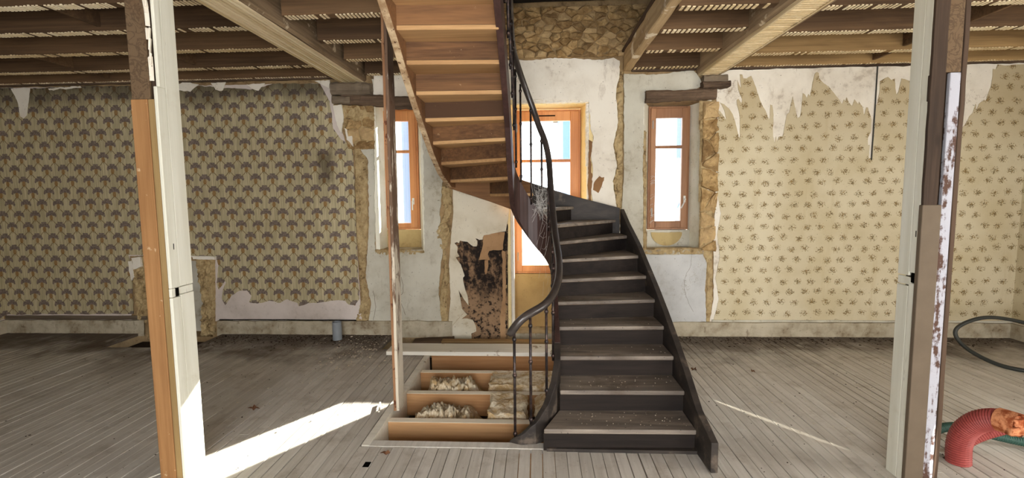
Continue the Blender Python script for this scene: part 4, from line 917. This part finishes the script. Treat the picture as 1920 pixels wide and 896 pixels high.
wool('insulation_wool', -1.10, -.50, 4.17, 4.56, -.25, .29, 2.0, 'loose crumpled glass wool in the back joist bay')
wool('insulation_wool', -1.08, -.47, 3.63, 4.04, -.26, .27, 8.0, 'loose crumpled glass wool in the front joist bay')
wool('insulation_wool', -.95, .2, 4.72, 5.06, -.26, .12, 14.0, 'thin dusty glass wool under the wide loose board')
wool('insulation_wool', -.85, -.45, 3.22, 3.42, -.26, .13, 19.0, 'small tuft of glass wool at the front edge of the bay')
# grey waste pipe stub
pp = thing('pipe_stub', 'grey plastic waste pipe stub rising from the floor by the plinth', 'pipe', (-2.40, 5.55, 0))
mb = MB(); r, r2, n = .054, .049, 20
prof = [(r, -.02), (r, .215), (r2, .215), (r2, .05)]
vs = [(-2.40 + a * math.cos(k * 2 * math.pi / n), 5.55 + a * math.sin(k * 2 * math.pi / n), z) for a, z in prof for k in range(n)]
mb.add(vs, [(i * n + k, i * n + (k + 1) % n, (i + 1) * n + (k + 1) % n, (i + 1) * n + k) for i in range(3) for k in range(n)]).build('pipe_body', 'pvc_grey', pp, smooth=False)
MB().tube([(-2.40, 5.55, .14), (-2.40, 5.55, .16)], .0485, 20).build('pipe_plug', 'dark_hole', pp)
# corrugated conduits by the right post
def corrugated(name, pts, r, m, label, pitch=.014):
    P = smooth_path([Vector(p) for p in pts], 24); L = [0]
    for a, b in zip(P, P[1:]): L.append(L[-1] + (b - a).length)
    n = int(L[-1] / (pitch / 2)); Q = []; j = 0
    for i in range(n + 1):
        d = L[-1] * i / n
        while j < len(L) - 2 and L[j + 1] < d: j += 1
        Q.append(P[j].lerp(P[j + 1], (d - L[j]) / max(1e-6, L[j + 1] - L[j])))
    t = thing(name, label, 'conduit', pts[0])
    MB().tube(Q, [r * (1.0 if (i // 1) % 2 else .90) for i in range(len(Q))], 18, True).build('conduit_sleeve', m, t, smooth=False)
    return t, Q
t, Q = corrugated('corrugated_conduit', [(2.635, 3.05, -.10), (2.625, 3.05, .03), (2.625, 3.05, .13), (2.64, 3.03, .22), (2.672, 2.98, .30), (2.705, 2.91, .345), (2.725, 2.855, .355)], .066, 'conduit_red', 'thick red corrugated conduit bent out of the floor, its end stuffed with foam')
e = Q[-1]; d = (Q[-1] - Q[-4]).normalized()
MB().tube([e - d * .05, e - d * .01, e + d * .05], [.068, .069, .067], 18, False).build('sleeve_mouth', 'foam_orange', t)
for k in range(7):
    c = e + d * .035 + Vector((rc.uniform(-.035, .035), rc.uniform(-.012, .012), rc.uniform(-.035, .035)))
    q = lump('foam_plug', c.x - .028, c.x + .028, c.y - .026, c.y + .026, c.z - .02, c.z + .02, .012, 30, 'foam_orange', k, 4); attach(q, t)
corrugated('corrugated_conduit', [(2.72, 3.15, -.08), (2.735, 3.15, .04), (2.80, 3.13, .12), (2.91, 3.09, .195), (2.99, 3.05, .245)], .032, 'conduit_red', 'thinner red corrugated conduit leaning behind the thick red one')
corrugated('corrugated_conduit', [(2.52, 3.20, -.02), (2.57, 3.22, .055), (2.68, 3.28, .10), (2.85, 3.32, .10), (3.0, 3.27, .075), (3.2, 3.22, .045), (3.5, 3.05, .04)], .030, 'conduit_green', 'dark green corrugated conduit trailing behind the red conduits')
lump_m = MB().box(2.57, 2.63, 3.05, 3.10, .001, .002).build('floor_hole', 'dark_hole', floor)
hs = MB().tube(smooth_path([Vector(p) for p in ((5.2, 4.45, .02), (4.78, 4.52, .02), (4.52, 4.63, .02), (4.40, 4.80, .03), (4.32, 5.0, .10), (4.28, 5.1, .20), (4.30, 5.12, .29), (4.44, 5.12, .37), (4.62, 5.12, .40), (4.85, 5.1, .37), (5.1, 5.05, .30), (5.3, 4.95, .2))], 6), .019, 10).build('black_hose', 'rubber_black', None, smooth=True)
tag(hs, 'black rubber hose coiled in a standing loop by the right plinth', 'hose')
# debris: flakes of plaster, crumbs, leaves
def crumbs(name, n, fn, m, label, s0=.004, s1=.016, seed=1):
    r = random.Random(seed); mb = MB()
    for _ in range(n):
        x, y = fn(r); s = r.uniform(s0, s1) * r.uniform(.5, 1); a = r.uniform(0, 6.3); h = s * r.uniform(.2, .5)
        pts = [(x + s * r.uniform(.7, 1.2) * math.cos(a + k * 1.57 + r.uniform(-.3, .3)), y + s * r.uniform(.7, 1.2) * math.sin(a + k * 1.57 + r.uniform(-.3, .3))) for k in range(4)]
        mb.prism(pts, .001, [.001 + h * r.uniform(.5, 1.2) for _ in range(4)])
    o = mb.build(name, m); tag(o, label, 'debris', None, 'stuff')
def g(x, y, sx, sy, lim=None):
    def f(r):
        while True:
            a, b = r.gauss(x, sx), r.gauss(y, sy)
            if 1.5 < b < 5.72 and not (-1.78 < a < .95 and b > 4.9) and not (-1.2 < a < 1.1 and b > 3.0) and not (-5.1 < a < -3.95 and b > 5.15): return a, b
    return f
crumbs('plaster_flakes', 260, g(-1.85, 5.15, .30, .35), 'flake', 'pale plaster flakes strewn on the floor near the grey pipe stub', .004, .015, 2)
crumbs('plaster_flakes', 200, g(-1.7, 4.3, .5, .5), 'flake', 'scattered pale plaster crumbs left of the thin post', .003, .009, 3)
crumbs('plaster_flakes', 200, lambda r: (r.uniform(1.3, 5.3), min(5.7, 3.3 + abs(r.gauss(0, 1.6)))), 'flake', 'sparse pale plaster crumbs on the right-hand floor', .003, .011, 4)
crumbs('dark_grit', 500, lambda r: (r.uniform(1.2, 5.3), 5.7 - abs(r.gauss(0, .14))), 'soil', 'dark grit swept along the right plinth', .004, .016, 5)
crumbs('dark_grit', 600, lambda r: (r.uniform(-3.9, -1.85), 5.7 - abs(r.gauss(0, .22))), 'soil', 'dark grit swept along the plinth by the grey pipe stub', .004, .014, 6)
crumbs('dark_grit', 420, lambda r: (r.choice((r.uniform(-6.5, -1.3), r.uniform(1.2, 5.2))), r.uniform(2.2, 5.0)), 'soil', 'dark crumbs scattered over all the floorboards', .003, .009, 7)
r_ = random.Random(11); mb = MB()
for k in range(150):                                                    # droppings and plaster specks on the treads
    i = r_.choice((1, 1, 2, 2, 3, 4, 5)); x = r_.uniform(.22, .98); y = r_.uniform(OT[i][1] + .02, OT[i + 1][1] - .04); s = r_.uniform(.001, .0026)
    mb.box(x - s, x + s, y - s, y + s, i * RISE - .002, i * RISE + s)
mb.build('tread_specks', 'flake', stair, kind='stuff')
def leaf(px, py, s, label):
    c = onZ(px, py, .004); a = r_.uniform(0, 6); mb = MB(); vs = [(c.x, c.y, .012)]
    for k in range(8): q = a + k * math.pi / 4; rr_ = s * (1, .55)[k % 2]; vs.append((c.x + rr_ * math.cos(q), c.y + .6 * rr_ * math.sin(q), .003 + .012 * (k % 3)))
    o = mb.add(vs + [(v[0], v[1], v[2] - .002) for v in vs], [(0, 1 + k, 1 + (k + 1) % 8) for k in range(8)] + [(9, 10 + (k + 1) % 8, 10 + k) for k in range(8)]).build('dead_leaf', 'dead_leaf'); tag(o, label, 'leaf')
leaf(476, 766, .05, 'dry brown curled leaf on the floor right of the left post')
leaf(1301, 693, .035, 'small dry red-brown leaf beside the right stair stringer')
leaf(1412, 697, .022, 'tiny red scrap on the right-hand floorboards')
leaf(722, 850, .04, 'dark dry leaf in front of the open floor bay')
h1 = MB().box(-1.115, -1.075, 2.86, 2.92, .0005, .0022).build('knot_hole', 'dark_hole', floor)
